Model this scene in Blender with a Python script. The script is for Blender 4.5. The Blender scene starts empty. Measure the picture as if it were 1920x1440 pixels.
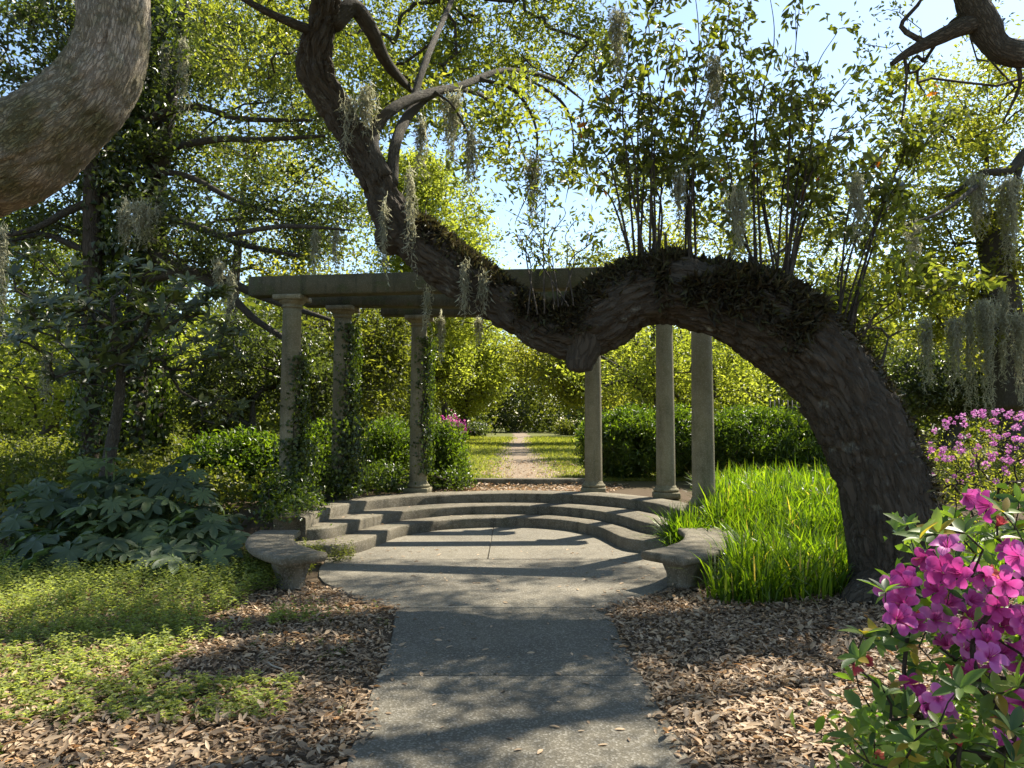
import bpy, math, random
import numpy as np
from mathutils import Vector, Matrix, Quaternion

rng = np.random.default_rng(7)
random.seed(7)
SC = bpy.context.scene
COL = SC.collection

# ------------------------------------------------------------------ camera, light, exposure
F, CX, CY, HOR, EYE = 1400.0, 960.0, 720.0, 795.0, 1.6
PITCH = math.atan((HOR - CY) / F)
cam_d = bpy.data.cameras.new("camera")
cam_d.sensor_fit = 'HORIZONTAL'; cam_d.sensor_width = 36.0
cam_d.lens = 36.0 * F / 1920.0
cam_d.clip_start = 0.05; cam_d.clip_end = 2000
cam = bpy.data.objects.new("camera", cam_d); COL.objects.link(cam)
cam.location = (0, 0, EYE); cam.rotation_euler = (math.radians(90) + PITCH, 0, 0)
SC.camera = cam

SUN = Vector((2.03, 1.96, 3.6)).normalized()
EL = math.asin(SUN.z); AZ = math.atan2(SUN.x, SUN.y)
w = bpy.data.worlds.new("World"); SC.world = w; w.use_nodes = True
nt = w.node_tree; nt.nodes.clear()
sky = nt.nodes.new('ShaderNodeTexSky'); sky.sky_type = 'NISHITA'; sky.sun_disc = False
sky.sun_elevation = EL; sky.sun_rotation = AZ; sky.air_density = 1.0; sky.dust_density = 0.35; sky.ozone_density = 3.8
bg = nt.nodes.new('ShaderNodeBackground'); bg.inputs['Strength'].default_value = 0.098
wo = nt.nodes.new('ShaderNodeOutputWorld')
wb = nt.nodes.new('ShaderNodeVectorMath'); wb.operation = 'MULTIPLY'; wb.inputs[1].default_value = (1.09, 1.0, .88)
nt.links.new(sky.outputs[0], wb.inputs[0]); nt.links.new(wb.outputs[0], bg.inputs[0]); nt.links.new(bg.outputs[0], wo.inputs[0])
sl = bpy.data.lights.new("sun", 'SUN'); sl.energy = 4.3; sl.angle = math.radians(0.55); sl.color = (1.0, 0.93, 0.80)
so = bpy.data.objects.new("sun", sl); COL.objects.link(so)
so.rotation_euler = (-SUN).to_track_quat('-Z', 'Y').to_euler(); so.location = (10, 10, 30)
SC.view_settings.view_transform = 'Standard'; SC.view_settings.look = 'None'
SC.view_settings.gamma = 1.0; SC.view_settings.use_curve_mapping = False
SC.view_settings.exposure = 1.64
SC.render.engine = 'CYCLES'
cy = SC.cycles
cy.max_bounces = 7; cy.diffuse_bounces = 4; cy.glossy_bounces = 2; cy.transmission_bounces = 4; cy.transparent_max_bounces = 4
cy.caustics_reflective = False; cy.caustics_refractive = False; cy.use_denoising = True; cy.sample_clamp_indirect = 6

# ------------------------------------------------------------------ helpers
SP, CP = math.sin(PITCH), math.cos(PITCH)
def P(px, py, D):
    """a point at forward distance D seen at photo pixel (px, py)"""
    u = (px - CX) / F; v = (CY - py) / F
    y = CP - v * SP; z = SP + v * CP
    s = D / y
    return np.array([u * s, D, EYE + z * s])
def S(n, D): return n * D / F

def hash01(ix, iy, iz, seed):
    h = (ix.astype(np.int64) * 374761393 + iy.astype(np.int64) * 668265263 + iz.astype(np.int64) * 2147483647 + seed * 1274126177) & 0xffffffff
    h = ((h ^ (h >> 13)) * 1274126177) & 0xffffffff
    h = ((h ^ (h >> 16)) * 2246822519) & 0xffffffff
    return (h ^ (h >> 15)) / 4294967296.0
def vnoise(p, seed=0):
    p = np.asarray(p, float); i = np.floor(p); f = p - i; f = f * f * (3 - 2 * f); i = i.astype(np.int64)
    r = 0
    for dx in (0, 1):
        wx = f[:, 0] if dx else 1 - f[:, 0]
        for dy in (0, 1):
            wy = f[:, 1] if dy else 1 - f[:, 1]
            for dz in (0, 1):
                wz = f[:, 2] if dz else 1 - f[:, 2]
                r = r + wx * wy * wz * hash01(i[:, 0] + dx, i[:, 1] + dy, i[:, 2] + dz, seed)
    return r
def fbm(p, seed=0, o=3):
    p = np.asarray(p, float); a, t, s = 1.0, 0, 0
    for k in range(o):
        t = t + a * vnoise(p * 2 ** k, seed + k); s += a; a *= .5
    return t / s
def sstep(a, b, x):
    t = np.clip((x - a) / (b - a), 0, 1); return t * t * (3 - 2 * t)
def norm(v):
    v = np.asarray(v, float); return v / np.maximum(np.linalg.norm(v, axis=-1, keepdims=True), 1e-9)
def inpoly(x, y, poly):
    r = np.zeros(np.shape(x), bool); n = len(poly)
    for i in range(n):
        x1, y1 = poly[i]; x2, y2 = poly[(i + 1) % n]
        c = ((y1 > y) != (y2 > y)) & (x < (x2 - x1) * (y - y1) / ((y2 - y1) + 1e-12) + x1)
        r ^= c
    return r
def crom(pts, step):
    """Catmull-Rom resample of an (n,k) polyline"""
    pts = np.asarray(pts, float); n = len(pts); out = []
    ext = np.vstack([2 * pts[0] - pts[1], pts, 2 * pts[-1] - pts[-2]])
    for i in range(n - 1):
        p0, p1, p2, p3 = ext[i], ext[i + 1], ext[i + 2], ext[i + 3]
        L = np.linalg.norm((p2 - p1)[:3]); m = max(1, int(round(L / step)))
        t = (np.arange(m) / m)[:, None]
        out.append(.5 * (2 * p1 + (p2 - p0) * t + (2 * p0 - 5 * p1 + 4 * p2 - p3) * t ** 2 + (3 * p1 - p0 - 3 * p2 + p3) * t ** 3))
    out.append(pts[-1:]); return np.vstack(out)

ORG = {}
def tag(o, label=None, cat=None, group=None, kind=None):
    if label: o['label'] = label
    if cat: o['category'] = cat
    if group: o['group'] = group
    if kind: o['kind'] = kind
    return o
def thing(name, loc, label, cat, group=None):
    o = bpy.data.objects.new(name, None); COL.objects.link(o); o.location = tuple(loc); o.empty_display_size = .2
    ORG[o] = np.array(loc, float); return tag(o, label, cat, group)

class MB:
    def __init__(s): s.v = []; s.f = []; s.a = {}; s.n = 0
    def add(s, v, faces, **attrs):
        v = np.asarray(v, float).reshape(-1, 3)
        for f in (faces if isinstance(faces, list) else [faces]):
            s.f.append(np.asarray(f, np.int64) + s.n)
        for k, x in attrs.items(): s.a.setdefault(k, []).append((s.n, np.asarray(x, float)))
        s.v.append(v); s.n += len(v); return s
    def mesh(s, name, mat, org=None, smooth=False):
        v = np.vstack(s.v).astype(np.float32)
        if org is not None: v = v - np.asarray(org, np.float32)
        me = bpy.data.meshes.new(name)
        me.vertices.add(len(v)); me.vertices.foreach_set('co', v.ravel())
        sizes = np.concatenate([np.full(len(f), f.shape[1]) for f in s.f]); loops = np.concatenate([f.ravel() for f in s.f])
        me.loops.add(len(loops)); me.loops.foreach_set('vertex_index', loops.astype(np.int32))
        st = np.concatenate([[0], np.cumsum(sizes)[:-1]]).astype(np.int32)
        me.polygons.add(len(sizes)); me.polygons.foreach_set('loop_start', st); me.polygons.foreach_set('loop_total', sizes.astype(np.int32))
        for k, lst in s.a.items():
            dim = lst[0][1].ndim
            if dim == 1:
                arr = np.zeros(len(v), np.float32)
                for o, x in lst: arr[o:o + len(x)] = x
                at = me.attributes.new(k, 'FLOAT', 'POINT'); at.data.foreach_set('value', arr)
            else:
                arr = np.zeros((len(v), 3), np.float32)
                for o, x in lst: arr[o:o + len(x)] = x
                at = me.attributes.new(k, 'FLOAT_VECTOR', 'POINT'); at.data.foreach_set('vector', arr.ravel())
        if smooth: me.polygons.foreach_set('use_smooth', np.ones(len(sizes), bool))
        me.update(calc_edges=True); me.validate()
        if mat: me.materials.append(mat)
        return me
    def build(s, name, mat, parent=None, smooth=False, org=None):
        o0 = ORG[parent] if parent is not None else (np.array(org, float) if org is not None else np.zeros(3))
        o = bpy.data.objects.new(name, s.mesh(name, mat, o0, smooth)); COL.objects.link(o); ORG[o] = o0
        if parent is not None: o.parent = parent
        else: o.location = tuple(o0)
        return o
def put(name, mesh, parent, M):
    """an object that shares MESH, with world matrix M (4x4 Matrix), under PARENT"""
    o = bpy.data.objects.new(name, mesh); COL.objects.link(o)
    if parent is not None:
        o.parent = parent; o.matrix_basis = Matrix.Translation(-Vector(ORG[parent])) @ M
    else: o.matrix_basis = M
    return o

def frames(c):
    t = norm(np.gradient(c, axis=0)); n = len(c)
    a = np.array([0, 0, 1.0]) if abs(t[0, 2]) < .9 else np.array([1.0, 0, 0])
    u = np.zeros((n, 3)); x = a - t[0] * a.dot(t[0]); u[0] = x / np.linalg.norm(x)
    for i in range(1, n):
        x = u[i - 1] - t[i] * u[i - 1].dot(t[i]); u[i] = x / max(np.linalg.norm(x), 1e-9)
    return t, u, np.cross(t, u)
def tube(mb, c, r, seg=6, caps=True, disp=None):
    c = np.asarray(c, float); n = len(c); r = np.broadcast_to(np.asarray(r, float), (n,))
    t, u, b = frames(c); th = np.arange(seg) * 2 * math.pi / seg
    ct, st = np.cos(th), np.sin(th)
    d = u[:, None, :] * ct[None, :, None] + b[:, None, :] * st[None, :, None]
    s = np.concatenate([[0], np.cumsum(np.linalg.norm(np.diff(c, axis=0), axis=1))])
    bc = np.stack([np.broadcast_to(ct[None] * r[:, None], (n, seg)), np.broadcast_to(st[None] * r[:, None], (n, seg)), np.broadcast_to(s[:, None], (n, seg))], -1)
    rr = np.repeat(r[:, None], seg, 1)
    if disp is not None: rr = rr + disp(bc.reshape(-1, 3), d.reshape(-1, 3), np.repeat(r, seg)).reshape(n, seg)
    v = (c[:, None, :] + d * rr[..., None]).reshape(-1, 3)
    i = np.arange(n - 1)[:, None] * seg; j = np.arange(seg)[None]; k = (np.arange(seg)[None] + 1) % seg
    q = np.stack([i + j, i + k, i + seg + k, i + seg + j], -1).reshape(-1, 4)
    fs = [q]
    if caps:
        v = np.vstack([v, c[:1] - t[:1] * r[0] * .25, c[-1:] + t[-1:] * r[-1] * .25]); m = n * seg
        fs.append(np.stack([j[0] * 0 + m, k[0], j[0]], -1)); o = (n - 1) * seg
        fs.append(np.stack([j[0] * 0 + m + 1, o + j[0], o + k[0]], -1))
        bc = np.vstack([bc.reshape(-1, 3), [[0, 0, 0]], [[0, 0, s[-1]]]])
    mb.add(v, fs, bark=bc.reshape(-1, 3)); return mb
def box(mb, x0, x1, y0, y1, z0, z1, M=None, bev=0.0):
    """box with chamfered upper and side edges"""
    b = bev
    if b <= 0:
        v = [(x, y, z) for z in (z0, z1) for x, y in ((x0, y0), (x1, y0), (x1, y1), (x0, y1))]
        q = [(0, 3, 2, 1), (4, 5, 6, 7), (0, 1, 5, 4), (1, 2, 6, 5), (2, 3, 7, 6), (3, 0, 4, 7)]
        v = np.array(v, float); fs = [np.array(q)]
    else:
        def ring(e, z): # octagonal ring
            return [(x0 + b + e, y0 + e, z), (x1 - b - e, y0 + e, z), (x1 - e, y0 + b + e, z), (x1 - e, y1 - b - e, z), (x1 - b - e, y1 - e, z), (x0 + b + e, y1 - e, z), (x0 + e, y1 - b - e, z), (x0 + e, y0 + b + e, z)]
        v = np.array(ring(b * .8, z0) + ring(0, z0 + b) + ring(0, z1 - b) + ring(b * .8, z1), float)
        q = [(r * 8 + i, r * 8 + (i + 1) % 8, (r + 1) * 8 + (i + 1) % 8, (r + 1) * 8 + i) for r in range(3) for i in range(8)]
        fs = [np.array(q), np.array([list(range(24, 32)), list(range(7, -1, -1))])]
    if M is not None: v = v @ M[:3, :3].T + M[:3, 3]
    mb.add(v, fs); return mb
def rotz(a, loc=(0, 0, 0)):
    M = np.eye(4); c, s = math.cos(a), math.sin(a); M[:2, :2] = [[c, -s], [s, c]]; M[:3, 3] = loc; return M
def lathe(mb, prof, seg, loc, M=None):
    prof = np.asarray(prof, float); th = np.arange(seg) * 2 * math.pi / seg
    v = np.stack([prof[:, 0, None] * np.cos(th), prof[:, 0, None] * np.sin(th), np.repeat(prof[:, 1, None], seg, 1)], -1).reshape(-1, 3) + np.asarray(loc)
    i = np.arange(len(prof) - 1)[:, None] * seg; j = np.arange(seg)[None]; k = (j + 1) % seg
    mb.add(v, [np.stack([i + j, i + k, i + seg + k, i + seg + j], -1).reshape(-1, 4), np.array([(np.arange(seg) + (len(prof) - 1) * seg)])]); return mb

def leaf_axes(n, up=.6, d=None):
    """random leaf directions and normals; UP biases the normals upward"""
    nn = norm(rng.normal(size=(n, 3)) + np.array([0, 0, up * 2.0]))
    dd = rng.normal(size=(n, 3)) if d is None else np.asarray(d)
    dd = norm(dd - nn * (dd * nn).sum(1, keepdims=True)); return dd, nn
def leaves(mb, c, dirs, nrm, L, W, fold=.25, curl=.15, rnd=None, six=False):
    """leaf blades at points c: 4-vertex diamonds, or folded 7-vertex blades (six)"""
    n = len(c); L = np.broadcast_to(L, (n,))[:, None]; W = np.broadcast_to(W, (n,))[:, None]
    s = np.cross(dirs, nrm)
    r = rng.random(n) if rnd is None else rnd
    if not six:
        v = np.stack([c, c + dirs * L * .45 + s * W * .5 + nrm * W * fold, c + dirs * L - nrm * L * curl, c + dirs * L * .45 - s * W * .5 + nrm * W * fold], 1)
        i = np.arange(n)[:, None] * 4
        mb.add(v.reshape(-1, 3), [i + np.array([0, 1, 2]), i + np.array([0, 2, 3])], rnd=np.repeat(r, 4))
    else:
        m1 = c + dirs * L * .35; m2 = c + dirs * L * .7 - nrm * L * curl * .4; tip = c + dirs * L - nrm * L * curl
        f = nrm * W * fold
        v = np.stack([c, m1 + s * W * .48 + f, m1, m1 - s * W * .48 + f, m2 + s * W * .38 + f * .8, m2, m2 - s * W * .38 + f * .8, tip], 1)
        i = np.arange(n)[:, None] * 8
        mb.add(v.reshape(-1, 3), [np.vstack([i + np.array(t) for t in ((0, 1, 2), (0, 2, 3), (4, 7, 5), (5, 7, 6))]), np.vstack([i + np.array(t) for t in ((1, 4, 5, 2), (2, 5, 6, 3))])], rnd=np.repeat(r, 8))
    return mb
def clump_leaves(mb, cl, per, sig, L, asp=.45, up=.5, flat=.65, cvar=.5, six=False, droop=0.0):
    """leaves gathered round each clump centre; leaves of a clump share part of their tint"""
    cl = np.asarray(cl); n = len(cl) * per
    sg = np.repeat(rng.uniform(.7, 1.3, len(cl)) * sig, per)[:, None]
    c = np.repeat(cl, per, 0) + rng.normal(size=(n, 3)) * sg * np.array([1, 1, flat])
    base = np.repeat(rng.random(len(cl)), per)
    dd = rng.normal(size=(n, 3)) + np.array([0, 0, -droop])
    d, nn = leaf_axes(n, up, dd)
    r = np.clip(base * cvar + rng.random(n) * (1 - cvar), 0, 1)
    l = L * rng.uniform(.65, 1.25, n) * np.repeat(rng.uniform(.75, 1.3, len(cl)), per)
    return leaves(mb, c, d, nn, l, l * asp, rnd=r, six=six)
def skeleton(mb, seeds, targets, tip=.006, seg=5, wob=.10, sag=.05, rmax=1.0, powr=2.1, step=.35):
    """branches from a tree's stem points to its leaf clumps, thickening where they gather"""
    pos = [np.array(s, float) for s in seeds]; par = [-1] * len(pos); nseed = len(pos); ch = []
    T = np.asarray(targets, float)
    sd = np.min(np.linalg.norm(T[:, None] - np.array(pos)[None], axis=2), 1)
    cnt = np.zeros(nseed + len(T) * 40)
    for t in T[np.argsort(sd)]:
        A = np.array(pos); dv = t - A; cost = np.linalg.norm(dv, axis=1) + .45 * np.maximum(0, A[:, 2] - t[2] + .1)
        b = int(np.argmin(cost)); a = pos[b]; Ld = np.linalg.norm(t - a)
        if Ld < .02: continue
        m = int(np.clip(Ld / step, 2, 9)); idx = [b]
        side = rng.normal(size=3) * wob * Ld
        for k in range(1, m + 1):
            u = k / m; p = a + (t - a) * u + side * math.sin(math.pi * u) + rng.normal(size=3) * wob * .25 * Ld / m * (u < 1); p[2] += sag * Ld * math.sin(math.pi * u)
            pos.append(p); par.append(idx[-1]); idx.append(len(pos) - 1)
        ch.append(idx)
    w = np.zeros(len(pos))
    for idx in ch: w[idx[-1]] += 1
    for i in range(len(pos) - 1, nseed - 1, -1): w[par[i]] += w[i]
    rad = np.minimum(tip * np.maximum(w, 1) ** (1 / powr), rmax)
    for idx in ch:
        r = rad[idx].copy(); r[0] = min(r[0], r[1] * 1.25)
        tube(mb, np.array([pos[i] for i in idx]), r, seg, caps=False)
    return mb
def in_blobs(blobs, n, shell=.55, gap=.0, seed=3, gs=1.0):
    """n clump centres spread through ellipsoids (centre, radii), denser outward, with gaps"""
    vol = np.array([b[1][0] * b[1][1] * b[1][2] for b in blobs]) ** .8; vol = vol / vol.sum(); out = []
    while sum(map(len, out)) < n:
        k = rng.choice(len(blobs), size=n, p=vol)
        d = norm(rng.normal(size=(n, 3))); r = rng.random(n) ** (1 / 3 * shell)
        C = np.array([blobs[i][0] for i in k]); R = np.array([blobs[i][1] for i in k])
        p = C + d * r[:, None] * R
        if gap > 0: p = p[fbm(p * gs, seed, 2) > gap]
        out.append(p)
    return np.vstack(out)[:n]
def PB(px, py, D, rx, ry, rd):
    return (P(px, py, D), np.array([S(rx, D), rd, S(ry, D)]))

# ------------------------------------------------------------------ materials
def newmat(name):
    m = bpy.data.materials.new(name); m.use_nodes = True; m.node_tree.nodes.clear(); return m, m.node_tree
def nd(nt, t, **kw):
    n = nt.nodes.new(t)
    for k, v in kw.items():
        if k in n.inputs.keys() if isinstance(k, str) else False: n.inputs[k].default_value = v
        else: setattr(n, k, v)
    return n
def ramp(nt, fac, stops):
    r = nt.nodes.new('ShaderNodeValToRGB'); e = r.color_ramp.elements
    while len(e) < len(stops): e.new(.5)
    for x, (p, c) in zip(e, stops): x.position = p; x.color = (*c, 1) if len(c) == 3 else c
    nt.links.new(fac, r.inputs[0]); return r.outputs[0]
def mixc(nt, fac, a, b, mode='MIX'):
    m = nt.nodes.new('ShaderNodeMix'); m.data_type = 'RGBA'; m.blend_type = mode
    for sock, val in ((m.inputs[0], fac), (m.inputs[6], a), (m.inputs[7], b)):
        if hasattr(val, 'links') or isinstance(val, bpy.types.NodeSocket): nt.links.new(val, sock)
        elif isinstance(val, (int, float)): sock.default_value = val
        else: sock.default_value = (*val, 1)
    return m.outputs[2]
def noise(nt, vec, scale, detail=4, rough=.6, out=0):
    n = nt.nodes.new('ShaderNodeTexNoise'); n.inputs['Scale'].default_value = scale; n.inputs['Detail'].default_value = detail; n.inputs['Roughness'].default_value = rough
    if vec is not None: nt.links.new(vec, n.inputs['Vector'])
    return n.outputs[out]
def attr(nt, name, out='Fac'):
    a = nt.nodes.new('ShaderNodeAttribute'); a.attribute_name = name; return a.outputs[out]
def finish(nt, sh):
    o = nt.nodes.new('ShaderNodeOutputMaterial'); nt.links.new(sh, o.inputs[0])
def princ(nt, col, rough=.7, spec=.3, bump=None, bstr=.3, bdist=.01):
    p = nt.nodes.new('ShaderNodeBsdfPrincipled'); p.inputs['Roughness'].default_value = rough; p.inputs['Specular IOR Level'].default_value = spec
    if isinstance(col, bpy.types.NodeSocket): nt.links.new(col, p.inputs['Base Color'])
    else: p.inputs['Base Color'].default_value = (*col, 1)
    if bump is not None:
        b = nt.nodes.new('ShaderNodeBump'); b.inputs['Strength'].default_value = bstr; b.inputs['Distance'].default_value = bdist
        nt.links.new(bump, b.inputs['Height']); nt.links.new(b.outputs[0], p.inputs['Normal'])
    return p.outputs[0]
def leafmat(name, stops, trans=.45, tcol=(1.5, 1.7, .55), rough=.45, spec=.35):
    m, nt = newmat(name); c = ramp(nt, attr(nt, 'rnd'), stops)
    p = princ(nt, c, rough, spec)
    t = nt.nodes.new('ShaderNodeBsdfTranslucent')
    mul = nt.nodes.new('ShaderNodeVectorMath'); mul.operation = 'MULTIPLY'; mul.inputs[1].default_value = tuple(1.4 * q for q in tcol)
    nt.links.new(c, mul.inputs[0]); nt.links.new(mul.outputs[0], t.inputs[0])
    mx = nt.nodes.new('ShaderNodeMixShader'); mx.inputs[0].default_value = trans
    nt.links.new(p, mx.inputs[1]); nt.links.new(t.outputs[0], mx.inputs[2]); finish(nt, mx.outputs[0]); return m
def barkmat(name, dark, light, lichen=(.32, .33, .27), lic=.25, moss=None, sc=1.0):
    m, nt = newmat(name); v = attr(nt, 'bark', 'Vector')
    mp = nt.nodes.new('ShaderNodeMapping'); mp.inputs['Scale'].default_value = (1, 1, .24); nt.links.new(v, mp.inputs[0])
    n1 = noise(nt, mp.outputs[0], 26 * sc, 5, .65)
    vo = nt.nodes.new('ShaderNodeTexVoronoi'); vo.feature = 'DISTANCE_TO_EDGE'; vo.inputs['Scale'].default_value = 24 * sc
    ds = nt.nodes.new('ShaderNodeVectorMath'); ds.operation = 'MULTIPLY_ADD'; ds.inputs[1].default_value = (.08 / sc, .08 / sc, .08 / sc)
    nt.links.new(noise(nt, mp.outputs[0], 17 * sc, 5, .7, 1), ds.inputs[0]); nt.links.new(mp.outputs[0], ds.inputs[2]); nt.links.new(ds.outputs[0], vo.inputs['Vector'])
    cr = ramp(nt, vo.outputs['Distance'], [(0, (0, 0, 0)), (.16, (1, 1, 1))])
    c = mixc(nt, n1, dark, light)
    g = nt.nodes.new('ShaderNodeNewGeometry')
    if lic: c = mixc(nt, ramp(nt, noise(nt, g.outputs['Position'], 5.5, 5, .7), [(.60, (0, 0, 0)), (.72, (lic * 3,) * 3)]), c, lichen)
    if moss: c = mixc(nt, ramp(nt, noise(nt, g.outputs['Position'], 2.2, 4, .7), [(.48, (0, 0, 0)), (.66, (.8,) * 3)]), c, moss)
    h = nt.nodes.new('ShaderNodeMath'); h.operation = 'MULTIPLY_ADD'; h.inputs[1].default_value = 1.1
    nt.links.new(n1, h.inputs[0]); nt.links.new(cr, h.inputs[2])
    finish(nt, princ(nt, c, .9, .15, h.outputs[0], .9, .018)); return m
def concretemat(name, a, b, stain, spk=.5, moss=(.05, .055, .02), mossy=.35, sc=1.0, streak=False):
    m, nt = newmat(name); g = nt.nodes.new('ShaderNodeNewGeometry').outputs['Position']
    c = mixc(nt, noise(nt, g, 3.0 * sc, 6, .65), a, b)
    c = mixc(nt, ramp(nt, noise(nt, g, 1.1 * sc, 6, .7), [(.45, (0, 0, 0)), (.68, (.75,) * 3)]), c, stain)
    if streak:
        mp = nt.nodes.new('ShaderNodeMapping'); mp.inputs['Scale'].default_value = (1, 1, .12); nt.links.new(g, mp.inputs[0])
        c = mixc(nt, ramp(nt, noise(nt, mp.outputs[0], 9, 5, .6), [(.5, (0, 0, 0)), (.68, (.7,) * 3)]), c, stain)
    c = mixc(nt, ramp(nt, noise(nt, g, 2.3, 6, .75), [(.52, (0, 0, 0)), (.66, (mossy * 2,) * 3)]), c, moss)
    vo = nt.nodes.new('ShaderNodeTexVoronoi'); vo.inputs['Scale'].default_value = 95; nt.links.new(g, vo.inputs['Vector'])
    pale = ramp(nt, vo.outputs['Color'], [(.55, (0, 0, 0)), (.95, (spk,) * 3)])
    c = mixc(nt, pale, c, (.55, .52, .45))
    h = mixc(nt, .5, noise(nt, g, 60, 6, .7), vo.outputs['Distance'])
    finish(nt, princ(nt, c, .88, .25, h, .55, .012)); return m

G3 = lambda a, b, c: [(0, a), (.5, b), (1, c)]
M_oakleaf = leafmat('oak_leaf', [(0, (.05, .062, .014)), (.4, (.105, .125, .022)), (.8, (.18, .195, .036)), (1, (.24, .215, .045))], .55, (1.7, 1.7, .75))
M_sprout = leafmat('sprout_leaf', [(0, (.034, .042, .011)), (.45, (.078, .09, .02)), (.8, (.145, .155, .03)), (.955, (.18, .18, .035)), (.965, (.28, .07, .015)), (1, (.35, .12, .02))], .42, (2.0, 2.1, .7), .38, .5)
M_dark = leafmat('dark_evergreen_leaf', G3((.024, .029, .013), (.052, .06, .025), (.095, .105, .038)), .38, (1.8, 2.1, .6), .35, .5)
M_mid = leafmat('midgreen_leaf', G3((.036, .045, .012), (.078, .09, .02), (.135, .14, .03)), .5, (1.9, 1.9, .65))
M_yel = leafmat('yellowgreen_leaf', G3((.10, .118, .018), (.18, .20, .034), (.26, .27, .055)), .55, (1.6, 1.65, .75))
M_olive = leafmat('olive_leaf', G3((.07, .08, .017), (.135, .145, .027), (.21, .205, .042)), .55, (1.8, 1.8, .7))
M_hedge = leafmat('hedge_leaf', G3((.018, .032, .006), (.05, .08, .011), (.16, .20, .022)), .40, (1.8, 2.0, .5), .4, .4)
M_magnolia = leafmat('magnolia_leaf', G3((.042, .052, .022), (.07, .085, .034), (.13, .14, .05)), .2, (1.8, 2.0, .5), .38, .5)
M_fatsia = leafmat('fatsia_leaf', G3((.04, .058, .028), (.066, .092, .044), (.11, .145, .055)), .22, (1.8, 2.1, .6), .52, .3)
M_ivy = leafmat('ivy_leaf', G3((.018, .03, .008), (.042, .06, .014), (.09, .115, .02)), .4, (1.9, 2.1, .5), .35, .5)
M_weed = leafmat('weed_leaf', G3((.10, .125, .035), (.20, .235, .065), (.32, .34, .11)), .48, (1.5, 1.5, .7), .5, .3)
M_blade = leafmat('strap_leaf', G3((.03, .062, .006), (.068, .122, .010), (.15, .215, .018)) [:2] + [(.97, (.15, .215, .018)), (.975, (.30, .24, .10)), (1, (.34, .27, .13))], .5, (2.0, 1.95, .45), .38, .45)
M_lawn = leafmat('lawn_blade', G3((.10, .12, .02), (.19, .20, .04), (.29, .27, .08)), .45, (1.6, 1.7, .6), .6, .2)
M_azleaf = leafmat('azalea_leaf', [(0, (.035, .07, .02)), (.5, (.12, .18, .038)), (.85, (.25, .30, .075)), (1, (.26, .16, .03))], .42, (1.7, 1.9, .5), .42, .4)
M_litter = leafmat('dry_leaf', [(0, (.09, .06, .036)), (.3, (.24, .17, .105)), (.7, (.37, .265, .16)), (.93, (.48, .37, .245)), (1, (.46, .24, .09))], .18, (1.2, 1.0, .8), .6, .3)
M_fern = leafmat('fern_frond', G3((.024, .02, .012), (.055, .043, .024), (.06, .062, .026)), .2, (1.4, 1.4, .8), .6, .3)
M_moss = leafmat('moss_strand', G3((.26, .25, .18), (.38, .37, .28), (.5, .49, .39)), .55, (1.0, 1.0, .85), .8, .1)
M_petal = leafmat('azalea_petal', G3((.40, .03, .19), (.52, .07, .32), (.60, .17, .44)), .42, (.82, .95, .82), .5, .25)
M_petal2 = leafmat('lilac_petal', G3((.46, .12, .38), (.58, .22, .50), (.68, .34, .60)), .4, (.8, .8, .8), .55, .2)
M_wilt = leafmat('wilted_petal', G3((.30, .03, .05), (.45, .06, .07), (.5, .14, .10)), .35, (1, 1, 1), .6, .2)
M_woods = leafmat('woods_leaf', G3((.03, .042, .012), (.065, .08, .018), (.11, .12, .026)), .4, (1.8, 1.8, .6))
M_bark = barkmat('oak_bark', (.036, .029, .021), (.09, .074, .055), lic=.14, sc=.62)
M_bark2 = barkmat('pale_oak_bark', (.22, .18, .13), (.52, .44, .34), lichen=(.42, .43, .33), lic=.22, moss=(.10, .10, .03), sc=3.2)
M_bark3 = barkmat('grey_bark', (.05, .042, .033), (.13, .115, .09), lic=.2, sc=2.0)
M_twig = barkmat('twig_bark', (.05, .038, .028), (.10, .08, .06), lic=0)
M_step = concretemat('mossy_concrete', (.105, .088, .058), (.185, .158, .11), (.042, .034, .021), .22, (.045, .045, .02), .3, 1.0, True)
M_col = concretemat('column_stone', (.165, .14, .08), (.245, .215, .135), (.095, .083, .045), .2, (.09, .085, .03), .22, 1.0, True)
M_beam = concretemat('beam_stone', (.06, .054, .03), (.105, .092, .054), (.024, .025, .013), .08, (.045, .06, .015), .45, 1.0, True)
M_path = concretemat('aggregate', (.088, .077, .055), (.132, .116, .085), (.06, .053, .039), .28, (.07, .062, .04), .12, .8)
M_plaza = concretemat('worn_sunlit_aggregate', (.125, .108, .077), (.185, .162, .118), (.085, .073, .053), .32, (.08, .072, .046), .15, .8)  # path concrete, more worn, with sunlight put into its lighter tone

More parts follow.
